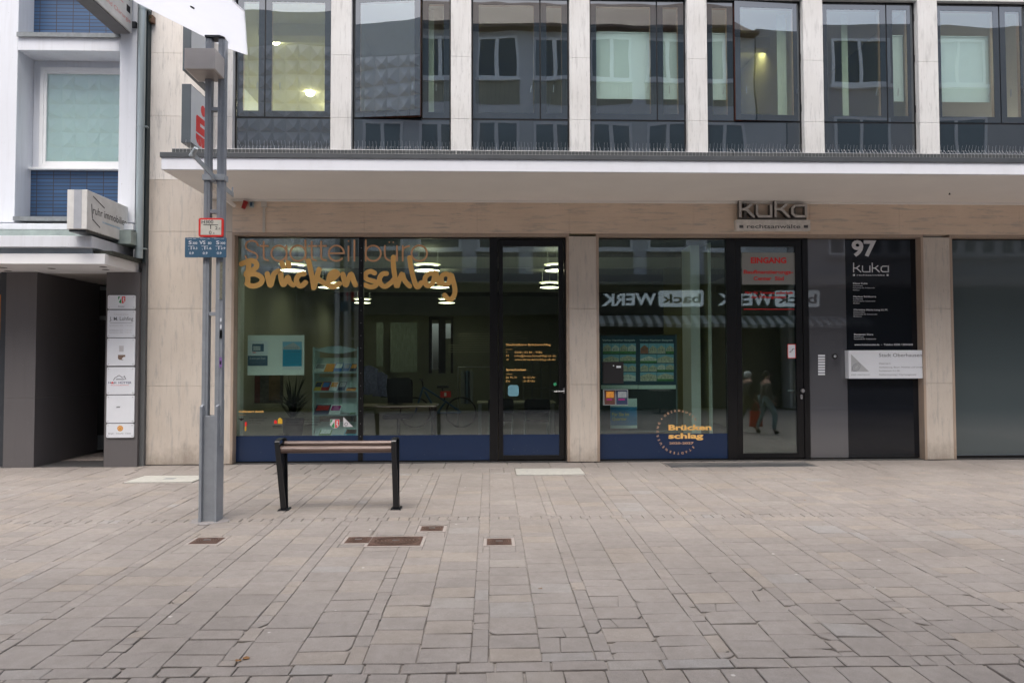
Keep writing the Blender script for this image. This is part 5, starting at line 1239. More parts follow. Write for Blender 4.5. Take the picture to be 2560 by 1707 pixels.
# layered canopy over the entrance
def layer(y0p, y1p, dep, xr, mat, name, z0_=None, z1_=None, bv=.004):
    Y = -dep; m = MB(); a = PZ(y1p, 150, Y) if z0_ is None else z0_; b = PZ(y0p, 150, Y) if z1_ is None else z1_
    m.box(XW0, xr, Y, YL if False else .1, a, b); m.build(name, mat, nb, bevel=bv); return a, b
XN = XLB-.02
za = layer(634, 660, .93, PX(262, 650, -.93), WHITE, 'lower_canopy')
zbm = layer(618, 633.5, .90, PX(229, 620, -.9), flat('zinc_band', (.26, .30, .34), .5, metal=.2, var=.1, scale=5), 'canopy_band')
zc = layer(589.5, 617.5, .98, PX(229, 600, -.98), WP, 'upper_canopy')
m = MB(); m.box(XW0, XLB-.03, YL-.25, .1, zc[1], PZ(575, 150, YL-.25)); m.build('canopy_upstand', flat('verdigris', (.23, .28, .27), .6, var=.25, scale=4), nb)
m = MB(); m.box(XW0, gxr0+.3, YL-.14, .1, PZ(574, 150, YL-.14), PZ(559, 150, YL-.14)); m.build('canopy_ledge', WP, nb, bevel=.004)
m = MB(); m.box(PX(229, 620, -.9)+.001, XLB-.02, -.86, .1, za[1]+.001, za[1]+.05); m.build('mossy_edge', flat('moss_dark', (.035, .04, .032), .8, var=.4, scale=20), nb)
zsf = za[0]
m = MB()
for (x_, y_) in ((8, 669), (20, 677), (129, 671), (258, 667), (264, 674), (315, 681), (181, 697), (235, 709)):
    q = pl(x_, y_, zsf); 
    n = 16; m.add([(q[0]+.05*math.cos(2*math.pi*k/n), q[1]+.05*math.sin(2*math.pi*k/n), zsf-.003) for k in range(n)], [tuple(range(n-1, -1, -1))])
m.build('downlight', BLK, nb)
m = MB(); m.box(XW0, XLB-.02, .1, 3.4, zsf-.0, zsf+.1); m.build('entrance_ceiling', flat('soffit_grey', (.40, .37, .35), .7), nb)
# dark cladded pillars
xp0, xp1 = PX(12, 900, YL), PX(89, 900, YL)
m = MB()
zsm = [.0, PZ(995, 50, YL), zsf-.003]
for a, b in zip(zsm, zsm[1:]): m.box(xp0, xp1, YL, 2.6, a+.001-.02*(a == 0), b-.001)
m.build('entrance_pillar', GP, nb, bevel=.002)
xq0, xq1 = PX(263, 900, YL), PX(346, 900, YL)
m = MB()
for a, b in zip(zsm, zsm[1:]): m.box(xq0, xq1, YL, .35, a+.001-.02*(a == 0), b-.001)
m.build('entrance_pillar', GP, nb, bevel=.002)
m = MB(); m.box(xq1+.001, XLB+.04, YL+.06, .3, -.02, 3.2); m.build('joint_strip', flat('strip_dark', (.10, .105, .11), .7), nb)  # dark grey strip beside the pillar
DK = flat('entrance_dark', (.035, .037, .04), .5)
m = MB(); m.box(xp1+.001, xq0+1.2, 2.6, 2.7, 0, zsf); m.box(xq0+.3, xq0+.4, .35, 2.6, 0, zsf); m.build('entrance_wall', DK, nb)
m = MB(); xd0 = P(231, 900, 1.5)[0]; m.box(xd0, xq0+.3, 1.5, 1.55, .05, PZ(716, 250, 1.5)); m.box(xd0+.09, xq0+.3, 1.49, 1.499, .3, PZ(800, 250, 1.5), 1); m.box(xd0+.05, xq0+.25, 1.49, 1.499, PZ(790, 250, 1.5), PZ(726, 250, 1.5), 1); m.build('entrance_door', [flat('door_grey', (.14, .155, .165), .4), BLK], nb)
m = MB(); m.box(xp1, xq0, YL+.02, 2.6, -.03, .006); m.build('entrance_floor', flat('entry_floor', (.06, .06, .062), .5, var=.2, scale=8), nb)
# orange shop sliver at the far left
m = MB(); m.box(xp0-.09, xp0-.005, YL+.02, .1, .02, zsf-.003, 0); m.build('shop_frame', ANTH, nb)
m = MB(); m.box(XW0, xp0-.091, YL+.1, YL+.14, .02, zsf-.003, 0)
m.box(XW0, xp0-.095, YL+.09, YL+.099, PZ(850, 5, YL), PZ(735, 5, YL), 1); m.box(XW0, xp0-.095, YL+.09, YL+.099, PZ(910, 5, YL), PZ(878, 5, YL), 1)
m.build('shop_window', [GPAN, flat('orange_poster', (.55, .17, .03), .5, var=.3, scale=9)], nb)
# white plates on the pillar
plates = [(738, 772.5, 'small white plate with a green and red coat of arms, topmost on the dark pillar'), (775, 843.5, 'white square plate of a lawyer, second from the top of the dark pillar'), (845.5, 914, 'pale blank plate with a torn brown sticker rest, third on the dark pillar'),
          (917.5, 985.5, 'white square plate with a house drawing and red ampersand, fourth on the dark pillar'), (988, 1056.5, 'blank white square plate with one black smudge, fifth on the dark pillar'), (1059, 1093.5, 'low white plate with an orange round emblem, lowest on the dark pillar')]
PGR = flat('plate_print_pale', (.52, .52, .54), .6); PNV = flat('plate_print_navy', (.08, .09, .20), .6)
for k, (a, b, lb) in enumerate(plates):
    y_ = YL-.02; sx = -.75*k
    p0, p1 = P(269.5+sx, a, y_), P(338+sx, b, y_)
    t = thing('name_plate', ((p0[0]+p1[0])/2, y_, p1[1]), lb, 'name plate', 'plates on the dark pillar')
    m = MB(); m.rrect(p0[0], p1[0], p1[1], p0[1], .02, y_, YL-.001); m.build('plate', WHITE2, t, bevel=.001)
    m = MB()
    for xx_ in (p0[0]+.025, p1[0]-.025):
        for zz in (p0[1]-.025, p1[1]+.025): m.disc(xx_, zz, .008, y_-.003, y_-.0005, 0, 10)
    m.build('screws', SILVER, t)
    m = MB(); mats = [GREYT, PNV, RED, flat('emblem_orange', (.66, .30, .03), .5), WHITE2, SIGREEN, flat('sticker_rest', (.18, .12, .09), .6), PGR]
    T_ = lambda s_, x0, x1, yt, yb, mi=0, bo=0.0: ptext(m, s_, x0+sx, x1+sx, yt, yb, y_, mi, bo, dy=-.0015)
    if k == 0: arms(m, 295.5+sx, 313.5+sx, 741, 759.5, y_, (4, 5, 2)); T_('Notar', 296, 312, 764, 768)
    elif k == 1: T_('Rechtsanwalt & Notar', 286, 322, 784, 787.5, 7); T_('J. M. Lohfing', 275, 334, 792, 801, 0, .004); m.pbox(275, 331, 806.5, 807.2, y_-.0015, y_-.0005, 0); [T_('Sprechzeiten  8.00 - 17.00 Uhr', 274, 331, yy__, yy__+3.2, 7) for yy__ in (812, 823.5, 829.5)]
    elif k == 2: m.pbox(295, 313, 887, 892, y_-.0015, y_-.0005, 6); m.prism([P(q_[0], q_[1], y_) for q_ in ((295, 892), (309, 892), (304, 897), (309, 900), (298, 899), (295, 896))], y_-.0015, y_-.0005, 6); m.pbox(298, 309, 864, 879, y_-.0012, y_-.0005, 7)
    elif k == 3:
        T_('H', 273.5, 280, 953.5, 959, 1, .01); T_('&', 280.5, 287, 953.5, 959, 2, .02); T_('H  HÜTTER', 287.5, 331, 953.5, 959, 1, .01); T_('Immobilien', 280, 324, 961.5, 963.5, 2)
        m.ribbon([P(q_[0]+sx, q_[1], y_) for q_ in ((286, 950), (290, 944), (300, 938), (309, 944), (313, 940), (317, 948))], .008, y_-.002, 0, .001, smooth=False); m.pbox(292+sx, 314+sx, 947, 949, y_-.0015, y_-.0005, 0)
    elif k == 4: m.prism([P(q_[0], q_[1], y_) for q_ in ((290, 1019), (292, 1016.5), (301, 1015.8), (299, 1018.6))], y_-.0015, y_-.0005, 0)
    else: q = P(300.5, 1070.5, y_); m.disc(q[0], q[1], .042, y_-.0015, y_-.0005, 3, 20); q2 = P(300.5, 1070.5, y_); m.disc(q[0], q[1], .026, y_-.0025, y_-.0016, 7, 16); m.disc(q[0], q[1], .022, y_-.0035, y_-.0026, 3, 16); T_('Bürger - Gewerbe - Center', 275, 332, 1081, 1084.5)
    m.build('print', mats, t)
# downpipe between the buildings
ZN = flat('zinc_pipe', (.34, .40, .42), .42, metal=.35, var=.12, scale=3, stretch=(6, 6, .6))
xd = (PX(342, 200, -.2)+PX(359, 200, -.2))/2
t = thing('downpipe', (xd, -.2, 2.9), 'grey zinc downpipe between the white and the travertine building', 'downpipe')
m = MB(); m.tube((xd, -.16, PZ(645, 345, -.2)), (xd, -.16, 12), .052, n=20); m.build('pipe', ZN, t)
for p_ in (314, 20, 620):
    m = MB(); z = PZ(p_, 350, -.2); m.tube((xd, -.16, z-.012), (xd, -.16, z+.012), .057, n=20); m.box(xd+.05, xd+.09, -.17, -.1, z-.008, z+.008); m.build('pipe_clip', ZN, t)
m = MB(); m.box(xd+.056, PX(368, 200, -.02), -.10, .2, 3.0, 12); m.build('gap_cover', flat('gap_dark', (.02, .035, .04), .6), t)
MOSS = flat('moss', (.05, .075, .02), .9, var=.4, scale=60)
for (x_, y_, lb, hx) in ((361, 168, 'dark green moss tuft on the downpipe beside the tall wall', .0), (374, 47, 'brown mossy wall bracket near the top of the downpipe', .03)):
    q = P(x_, y_, -.08); m = MB(); random.seed(int(x_))
    for k in range(60):
        a_ = Vector((q[0]+random.gauss(0, .014+hx*.3), -.08+random.gauss(0, .012), q[1]+random.gauss(0, .02))); d_ = Vector((random.uniform(-1, 1), random.uniform(-1, .2), random.uniform(-.6, 1))).normalized()*.025; e_ = Vector((-d_.z, 0, d_.x))*.4
        m.add([a_-e_, a_+e_, a_+d_], [(0, 1, 2)])
    if hx: m.box(q[0]-.03, q[0]+.05, -.09, 0, q[1]-.05, q[1]+.05, 1)
    tag(m.build('moss_tuft', [MOSS, flat('rusty_bracket', (.16, .09, .06), .8, var=.3, scale=30)], org=(q[0], -.08, q[1])), lb, 'moss')
# estate agent light box
t = thing('estate_agent_sign', (-5.35, -.6, 3.28), 'weathered white light box projecting above the dark entrance', 'sign')
XF = -5.35+.02; Y0s, Y1s = 9.2-10.37, YL-.03; zs0, zs1 = 3.275, 3.80
wS = .26
AGED = flat('aged_white', (.60, .60, .585), .5, var=.12, scale=5)
m = MB(); m.box(XF-wS, XF, Y0s, Y1s, zs0, zs1); m.build('housing', AGED, t, bevel=.006)
m = MB(); m.box(XF-wS+.09, XF-wS+.19, Y0s-.003, Y0s-.0005, zs0+.01, zs1-.003); m.build('end_band', flat('band_grey', (.36, .38, .42), .5), t)
m = MB(); m.box(XF-wS+.02, XF-.02, Y0s+.02, Y1s, zs0-.03, zs0-.001); m.build('underside', DARKM, t)
def side_text(mb, s_, Ya, Yb_, z0_, z1_, X, mi=0, bold=0.0, shear=0.0):
    vs_, fs = glyphs(s_, bold); a = min(v[0] for v in vs_); b = max(v[0] for v in vs_)
    q = [(X, Ya+(v[0]-a)/(b-a)*(Yb_-Ya), z0_+v[1]*(z1_-z0_)/capH) for v in vs_]
    mb.add(q, fs, mi)
L = Y1s-Y0s
m = MB(); side_text(m, 'ruhr immobilien', Y0s+.13*L, Y0s+.96*L, zs0+.235, zs0+.335, XF+.0015, 0, .004)
side_text(m, 'Ihr Immobilienpartner im Revier', Y0s+.36*L, Y0s+.8*L, zs0+.155, zs0+.185, XF+.0015, 1)
def xr(y, z): return (XF+.001, Y0s+y*L, zs0+z)
for (p, q) in ((((.13), .47), ((.4), .37)), (((.12), .16), ((.3), .08)), ((.10, .36), (.12, .17))):
    m.beam(xr(*p), xr(*q), .012, .003, 0, upv=(1, 0, 0))
m.build('lettering', [BLK, flat('sky_print', (.12, .42, .66), .5)], t)
m = MB(); m.box(XF-.18, XF-.14, Y1s, 0.0, zs0+.05, zs0+.1); m.box(XF-.18, XF-.14, Y1s, 0.0, zs1-.1, zs1-.05); m.build('bracket', DARKM, t)
# upper light box
t = thing('upper_shop_sign', (-5.35, -.8, 6.35), 'white projecting light box cut by the top left edge, with dark letters', 'sign')
X2 = -5.30; Yf, Yk = -2.4, YL-.05; zq = PZ(84, 327, Yk)
m = MB(); m.box(X2-.26, X2, Yf, Yk, zq, zq+1.1); m.build('housing', AGED, t, bevel=.006)
m = MB(); m.box(X2-.24, X2-.02, Yf+.02, Yk-.02, zq-.02, zq-.001); m.build('underside', flat('sign_under', (.12, .115, .12), .6), t)
m = MB(); LL = Yk-Yf
side_text(m, 'TER', Yf+.66*LL, Yf+.97*LL, zq+.45, zq+.66, X2+.0015, 0, .012); m.box(X2+.0005, X2+.0015, Yk-.16, Yk-.06, zq+.26, zq+.36, 0)
side_text(m, 'ÄRZTE', Yf+.25*LL, Yf+.62*LL, zq+.45, zq+.66, X2+.0015, 0, .012)
m.box(X2+.0005, X2+.0015, Yf+.1*LL, Yk-.25, zq+.325, zq+.335, 1); side_text(m, 'Praxis für Orthopädie und Chirurgie', Yf+.2*LL, Yk-.05, zq+.12, zq+.18, X2+.0015, 1)
m.build('lettering', [BLK, flat('faded_red', (.62, .22, .20), .6)], t)
m = MB(); m.box(X2-.02, X2+.05, Yk, YL, zq+.1, zq+.18); m.box(X2-.02, X2+.05, Yk, YL, zq+.8, zq+.88); m.build('bracket', DARKM, t)

# ================================================================== MAST WITH LAMP AND REFLECTOR
Zm = 7.02; ym = Zm-10.37; yF = ym-.09
bx0, bx1 = P(496, 1250, yF)[0], P(541, 1250, yF)[0]
t = thing('street_lamp', ((bx0+bx1)/2, ym, gz(ym)), 'grey twin-post steel mast with floodlight and white reflector panel', 'street lamp')
zg = gz(ym)-.01; zb1 = PZ(1016, 520, yF); zb2 = PZ(1039, 520, yF+.03)
m = MB()
for (a, b) in ((bx0, bx0+.026), (bx1-.026, bx1)):
    m.add([(a, yF, zg), (b, yF, zg), (b, yF+.18, zg), (a, yF+.18, zg), (a, yF, zb1), (b, yF, zb1), (b, yF+.18, zb1+.06), (a, yF+.18, zb1+.06)], [(0, 3, 2, 1), (4, 5, 6, 7), (0, 1, 5, 4), (1, 2, 6, 5), (2, 3, 7, 6), (3, 0, 4, 7)])
m.box(bx0+.026, bx1-.026, yF+.035, yF+.06, zg, zb2); m.box(bx0+.026, bx1-.026, yF+.13, yF+.155, zg, zb2)
m.build('base_casing', GREYP, t, bevel=.004)
m = MB(); m.box(bx1+.0005, bx1+.003, yF+.05, yF+.12, .62, .78); m.tube((bx1+.002, yF+.085, .72), (bx1+.006, yF+.085, .72), .008); m.build('hatch', GREYP, t)
m = MB(); random.seed(9); n = 22; zp = gz(ym)+.004
m.add([((bx0+bx1)/2+(.19+random.uniform(-.03, .04))*math.cos(2*math.pi*k/n), ym-.02+(.16+random.uniform(-.03, .03))*math.sin(2*math.pi*k/n), gz(ym-.02+.16*math.sin(2*math.pi*k/n))+.003) for k in range(n)], [tuple(range(n))]); m.build('mortar_patch', flat('mortar_patch', (.23, .22, .22), .9, var=.2, scale=25), t)
def post(pxa, pxb):
    xa, xb_ = P(pxa, 800, ym-.035)[0], P(pxb, 800, ym-.035)[0]; w_ = xb_-xa
    m = MB(); m.box(xa, xb_, ym-.035, ym+.035, zb2-.3, 4.80); m.box(xa+w_*.36, xa+w_*.64, ym-.042, ym-.035, zb2-.05, 4.80)
    m.build('post', GREYP, t, bevel=.004); return xa, xb_
pa = post(505.5, 521); pb = post(538, 556)
for p_ in (785, 530, 275):
    m = MB(); z = PZ(p_, 530, ym); m.box(pa[1], pb[0], ym-.03, ym+.03, z-.018, z+.018); m.build('rung', GREYP, t, bevel=.002)
m = MB(); z = PZ(443, 530, ym-.05); m.box(pa[0]-.012, pb[1]+.012, ym-.052, ym-.0425, z-.03, z+.03); m.box(pa[0]-.012, pa[0]-.003, ym-.0425, ym+.05, z-.03, z+.03); m.box(pb[1]+.003, pb[1]+.012, ym-.0425, ym+.05, z-.03, z+.03); m.box(pa[1]+.005, pb[0]-.005, ym-.04, ym+.06, z-.045, z-.02)
m.build('clamp', flat('light_grey_steel', (.36, .39, .42), .4), t, bevel=.003)
xc_ = (pa[1]+pb[0])/2
m = MB(); GA = flat('galv_arm', (.40, .44, .47), .4, metal=.3); m.beam((xc_+.12, 6.2-10.37, 3.385), (xc_+.02, ym-.06, 3.37), .012, .05, 0); m.beam((xc_, ym+.03, 3.36), (xc_-.03, 7.6-10.37, 3.35), .012, .05, 0)
m.tube((xc_+.10, 6.25-10.37, 3.37), (xc_+.16, 6.2-10.37, 3.43), .028, n=12, r1=.018); m.tube((xc_-.03, 7.58-10.37, 3.36), (xc_-.03, 7.58-10.37, 3.43), .008)
m.build('bracket_arm', GA, t)
Yfl = 6.75-10.37; q0, q1 = P(460.5, 172, Yfl), P(538, 121, Yfl)
m = MB(); m.box(q0[0], q1[0], Yfl, Yfl+.32, q0[1], q1[1]); m.build('floodlight', flat('flood_grey', (.52, .49, .47), .4, metal=0, var=.05), t, bevel=.004)
m = MB(); m.box(q0[0]+.02, q1[0]-.02, Yfl+.02, Yfl+.30, q0[1]-.004, q0[1]-.0005); m.build('floodlight_cover', flat('flood_glass', (.30, .27, .255), .3), t)
A = Vector((-2.58, 7.3-10.37, 4.735)); u = Vector((-.878, -.3, .36)).normalized(); v = Vector((.366, -1.1, -.06)).normalized(); v = (v-u*v.dot(u)).normalized(); nn = u.cross(v).normalized()
if nn.z < 0: nn = -nn
sz = 1.25; cc = .11
poly = [A+u*.21, A+v*.10, A+v*(sz-cc), A+v*sz+u*cc, A+v*sz+u*(sz-cc), A+v*(sz-cc)+u*sz, A+v*cc+u*sz, A+u*(sz-cc)]
m = MB(); n = 8; m.add([p for p in poly]+[p+nn*.012 for p in poly], [tuple(range(n)), tuple(range(2*n-1, n-1, -1))]+[(i, (i+1) % n, n+(i+1) % n, n+i) for i in range(n)])
REF = flat('reflector_white', (.80, .81, .85), .35, var=.05, scale=8); REF.node_tree.nodes['Principled BSDF'].inputs['Transmission Weight'].default_value = 0
def translucent(mat, fac):
    t_ = mat.node_tree; b = t_.nodes['Principled BSDF']; o = t_.nodes['Material Output']; tl = t_.nodes.new('ShaderNodeBsdfTranslucent'); tl.inputs[0].default_value = (.78, .795, .83, 1)
    mx = t_.nodes.new('ShaderNodeMixShader'); mx.inputs[0].default_value = fac; t_.links.new(b.outputs[0], mx.inputs[1]); t_.links.new(tl.outputs[0], mx.inputs[2]); t_.links.new(mx.outputs[0], o.inputs[0])
translucent(REF, .8)
m.build('reflector_panel', REF, t)
m = MB()
hq = ray(481, 19); tt = (A-CAM).dot(nn)/hq.dot(nn); hp_ = CAM+hq*tt
m.tube(hp_-nn*.004, hp_+nn*.002, .022, n=16); m.build('fixing_hole', BLK, t)
m = MB(); m.box(pa[0], pb[1], ym-.06, ym+.06, 4.802, 4.825); m.beam((xc_-.02, ym, 4.82), tuple(A+u*.3+v*.15+nn*-.01), .14, .03); m.build('head_bracket', DARKM, t, bevel=.003)
m = MB()      # stickers on the right post
def stk(x0, x1, y0, y1, mi): m.pbox(x0, x1, y0, y1, ym-.0440, ym-.0425, mi)
stk(549, 556, 655, 748, 0); stk(550, 554, 795, 804, 1); stk(550, 554, 812, 822, 1); stk(549, 555.5, 826, 845, 2); stk(550, 554.5, 828, 843, 1); stk(548, 554.5, 893, 918, 3); stk(549, 553.5, 902, 911, 2)
m.build('stickers', [flat('lichen', (.18, .18, .14), .8, var=.3, scale=80), WHITE2, BLK, flat('violet', (.25, .14, .38), .5)], t)
# hydrant and valve plates strapped to the mast
Yh = ym-.07
t = thing('hydrant_sign', (P(527, 593, Yh)[0], Yh, PZ(593, 527, Yh)), 'white hydrant plate with a red border on the grey mast', 'sign')
p0, p1 = P(496.5, 545, Yh), P(558, 592.5, Yh)
m = MB(); m.rrect(p0[0], p1[0], p1[1], p0[1], .02, Yh, Yh+.02); m.build('border', RED, t, bevel=.002)
m = MB(); m.pbox(501.5, 553, 549.5, 587.5, Yh-.002, Yh-.0005); m.build('plate', flat('cream_plate', (.70, .68, .60), .4), t)
m = MB()
def HT(s_, a, b, c, d): ptext(m, s_, 420+a/5.6, 420+b/5.6, 380+c/5.6, 380+d/5.6, Yh, dy=-.003)
HT('H300', 472, 635, 955, 1005); HT('2', 660, 697, 1043, 1088); HT('.0', 705, 732, 1062, 1088); HT('0', 577, 610, 1105, 1155); HT('.9', 622, 652, 1130, 1155); m.pbox(508.5, 545, 561.5, 563, Yh-.003, Yh-.0021); m.pbox(525.5, 527.5, 563, 573, Yh-.003, Yh-.0021)
m.build('lettering', BLK, t)
PB = flat('plate_blue', (.055, .13, .215), .35, var=.03)
for k, (x0, x1, tt_, dd, lb) in enumerate(((462.5, 495, 'S', ('300', '0.3'), 'blue valve plate marked S with 0.3, left of three on the mast'), (495.6, 530.5, 'VS', ('80', '1.6'), 'blue valve plate marked VS, middle of three on the mast'), (531, 565, 'S', ('300', '2.9'), 'blue valve plate marked S with 2.9, right of three on the mast'))):
    t = thing('valve_sign', (P((x0+x1)/2, 643, Yh)[0], Yh, PZ(643, x0, Yh)), lb, 'sign', 'blue valve plates on the mast')
    p0, p1 = P(x0, 594, Yh), P(x1, 643.5, Yh); m = MB(); m.rrect(p0[0], p1[0], p1[1], p0[1], .008, Yh, Yh+.012); m.build('plate', PB, t, bevel=.001)
    m = MB()
    def BT(s_, a, b, c, d): ptext(m, s_, x0+a*(x1-x0), x0+b*(x1-x0), c, d, Yh, dy=-.0015, bold=.02)
    BT(tt_, .28 if len(tt_) == 1 else .08, .52, 602, 611); BT(dd[0], .58 if len(dd[0]) > 2 else .7, .95, 605, 611); m.pbox(x0+.23*(x1-x0), x0+.7*(x1-x0), 615, 616, Yh-.002, Yh-.0005); m.pbox(x0+.44*(x1-x0), x0+.5*(x1-x0), 616, 624, Yh-.002, Yh-.0005)
    m.pbox(x0+.27*(x1-x0), x0+.31*(x1-x0), 622.5, 624, Yh-.002, Yh-.0005)
    BT(dd[1], .62, .95, 618, 623.5); BT('0.9', .33, .67, 630, 636); BT('Thyssen 1986', .12, .85, 596, 597.6)
    m.build('lettering', WHITE2, t)

# ================================================================== BENCH
Zb = G(712, 1273)
t = thing('leaning_bench', (P(843, 1200, Zb[1])[0], Zb[1], gz(Zb[1])), 'tall leaning bench with dark steel legs and two wooden rails', 'bench')
BM = flat('bench_steel', (.012, .014, .017), .3, var=.1); yb = Zb[1]
WOOD = None
def wood():
    m, t_, b = newmat('bench_wood'); n = N(t_, 'ShaderNodeTexNoise', Scale=3.0, Detail=8.0, Roughness=.65, Distortion=.4); t_.links.new(coords(t_, (1.2, 14, 14)), n.inputs['Vector'])
    t_.links.new(ramp(t_, n.outputs[0], [(.35, (.075, .05, .042)), (.6, (.165, .115, .098)), (.75, (.22, .17, .15))]), b.inputs['Base Color']); b.inputs['Roughness'].default_value = .38; bump(t_, b, n.outputs[0], .001); return m
WOOD = wood(); zg = gz(yb)
ztop = PZ(1103, 843, yb)
def strap(p0, p1, thk, dep):
    m.beam(p0, p1, thk, dep, 0, upv=(0, 1, 0))
for (tp, bt, sgn) in ((695, 711.5, 1), (985, 991, -1)):
    xt_, xb_ = P(tp, 1110, yb-.1)[0], P(bt, 1265, yb)[0]
    m = MB(); w_ = .052
    for (yt_, yb2, th) in ((yb-.135, yb-.03, .012), (yb+.135, yb+.03, .012)):     # front and back straps, closing towards the foot
        v0 = [(xt_-w_/2, yt_-th/2, ztop+.005), (xt_+w_/2, yt_-th/2, ztop+.005), (xt_+w_/2, yt_+th/2, ztop+.005), (xt_-w_/2, yt_+th/2, ztop+.005),
              (xb_-.03, yb2-th/2, zg-.005), (xb_+.03, yb2-th/2, zg-.005), (xb_+.03, yb2+th/2, zg-.005), (xb_-.03, yb2+th/2, zg-.005)]
        m.add(v0, [(0, 1, 2, 3), (7, 6, 5, 4), (4, 5, 1, 0), (5, 6, 2, 1), (6, 7, 3, 2), (7, 4, 0, 3)])
    arc = [(yb+.135*math.cos(R_(180-180*k/8)), ztop+.005+.028*math.sin(R_(180*k/8))) for k in range(9)]
    for (a, b) in zip(arc, arc[1:]): m.add([(xt_-w_/2, a[0], a[1]-.006), (xt_+w_/2, a[0], a[1]-.006), (xt_+w_/2, b[0], b[1]-.006), (xt_-w_/2, b[0], b[1]-.006), (xt_-w_/2, a[0], a[1]+.006), (xt_+w_/2, a[0], a[1]+.006), (xt_+w_/2, b[0], b[1]+.006), (xt_-w_/2, b[0], b[1]+.006)],
                                            [(3, 2, 1, 0), (4, 5, 6, 7), (0, 1, 5, 4), (1, 2, 6, 5), (2, 3, 7, 6), (3, 0, 4, 7)])
    web = [(xt_, yb-.125, ztop-.02), (xt_, yb+.125, ztop-.02), (xb_, yb+.025, zg), (xb_, yb-.025, zg)]
    m.add([(p[0]-.004, p[1], p[2]) for p in web]+[(p[0]+.004, p[1], p[2]) for p in web], [(0, 1, 2, 3), (7, 6, 5, 4), (0, 4, 5, 1), (1, 5, 6, 2), (2, 6, 7, 3), (3, 7, 4, 0)])
    m.build('leg', BM, t, bevel=.002)
    m = MB(); m.box(xb_-.055, xb_+.055, yb-.075, yb+.075, zg-.01, zg+.006); [m.tube((xb_+a_*.042, yb+b_*.06, zg+.006), (xb_+a_*.042, yb+b_*.06, zg+.014), .008, n=6) for a_ in (-1, 1) for b_ in (-1, 1)]; m.build('foot_plate', BM, t)
xa, xb_ = P(700, 1110, yb-.1)[0], P(978, 1110, yb-.1)[0]
for (yc_, zc_, r_) in ((yb-.072, ztop-.076, .038), (yb+.065, ztop-.030, .030)):
    m = MB(); n = 20; pts = [(yc_+r_*1.25*math.cos(2*math.pi*k/n), zc_+r_*math.sin(2*math.pi*k/n)) for k in range(n)]
    m.add([(xa, p[0], p[1]) for p in pts]+[(xb_, p[0], p[1]) for p in pts], [(k, (k+1) % n, n+(k+1) % n, n+k) for k in range(n)], 0, True)
    m.add([(xa, p[0], p[1]) for p in pts]+[(xb_, p[0], p[1]) for p in pts], [tuple(range(n-1, -1, -1)), tuple(range(n, 2*n))])
    m.build('wooden_rail', WOOD, t)

# ================================================================== OPPOSITE SIDE OF THE STREET (seen mirrored in the glass)
YO = -11.3
ob1 = thing('department_store', (-15, YO, 0), 'store across the street clad in grey pyramid panels, mirrored in the left windows', 'building')
PYR = flat('pyramid_panels', (.84, .85, .86), .5, var=.04, scale=1, metal=.15)
m = MB(); xo1 = -4.95; ww, hh = .395, .46; zb_ = 4.25
nr = 16; ztp = zb_+nr*hh
random.seed(2)
for r in range(nr):
    for c in range(46):
        x1_ = xo1-c*ww; x0_ = x1_-ww; z0_ = zb_+r*hh; z1_ = z0_+hh
        ax = x0_+ww*(.7 if c % 2 else .3)+random.uniform(-.02, .02); az = z0_+hh*.24
        m.add([(x0_, YO, z0_), (x1_, YO, z0_), (x1_, YO, z1_), (x0_, YO, z1_), (ax, YO+.165, az)], [(1, 0, 4), (2, 1, 4), (3, 2, 4), (0, 3, 4)])
m.build('pyramid_facade', PYR, ob1)
m = MB(); m.box(-24, xo1, YO-8, YO-.001, 4.25, 12.75); m.box(-24, xo1, YO-.001, YO+.02, ztp, 12.75); m.build('store_body', flat('store_plaster', (.72, .75, .76), .6), ob1)
m = MB(); m.box(-24, xo1, YO-8, YO-1.2, 0, 4.25); m.box(-24, xo1, YO-1.2, YO+.5, 4.1, 4.249); m.box(-24, xo1, YO-.3, YO-.26, .1, 4.1, 1)
m.build('shop_zone', [flat('shopzone_dark', (.05, .05, .05), .6), flat('shop_dark_glass', (.02, .025, .025), .05)], ob1)
m = MB(); m.box(xo1, -4.45, YO-.1, YO-.02, 0, 12.4, 0); m.tube((-4.72, YO+.05, .1), (-4.72, YO+.05, 12.3), .06, m=1); m.build('joint_strip', [flat('strip_mid', (.48, .51, .54), .6), BLK], ob1)

ob2 = thing('apartment_house', (2, YO, 0), 'grey plaster house across the street with white windows and ribbed panels, seen mirrored', 'building')
PL = flat('grey_plaster', (.58, .61, .65), .8, var=.05, scale=2); RIB = None
def ribmat():
    m, t_, b = newmat('ribbed_panel'); wv = N(t_, 'ShaderNodeTexWave', Scale=2.4); wv.wave_profile = 'SAW'; t_.links.new(coords(t_), wv.inputs['Vector'])
    t_.links.new(ramp(t_, wv.outputs[0], [(.0, (.07, .07, .055)), (.12, (.31, .315, .26)), (1, (.36, .365, .30))]), b.inputs['Base Color']); b.inputs['Roughness'].default_value = .7; return m
RIB = ribmat()
X0, X1 = -4.45, 9.6
m = MB(); m.box(X0, X1, YO-8, YO, 4.3, 12.3); m.build('facade_wall', PL, ob2)
m = MB(); m.box(X0, X1, YO-8, YO-.6, 0, 4.3); m.build('shop_zone', flat('shopzone_dark2', (.025, .025, .022), .6), ob2)
m = MB(); m.box(X0, X1, YO-.6, YO+.35, 4.02, 4.299); m.build('shop_canopy', flat('canopy_dull', (.17, .18, .18), .6), ob2)
m = MB(); m.box(X0, X1, YO-.5, YO-.05, 3.05, 4.02); m.build('sign_fascia', flat('fascia_dark', (.035, .038, .032), .5), ob2)
m = MB(); 
m.add([(X0, YO+.3, 12.25), (X1, YO+.3, 12.25), (X1, YO-3.5, 15), (X0, YO-3.5, 15)], [(0, 1, 2, 3)]); m.box(X0, X1, YO, YO+.36, 12.2, 12.3)
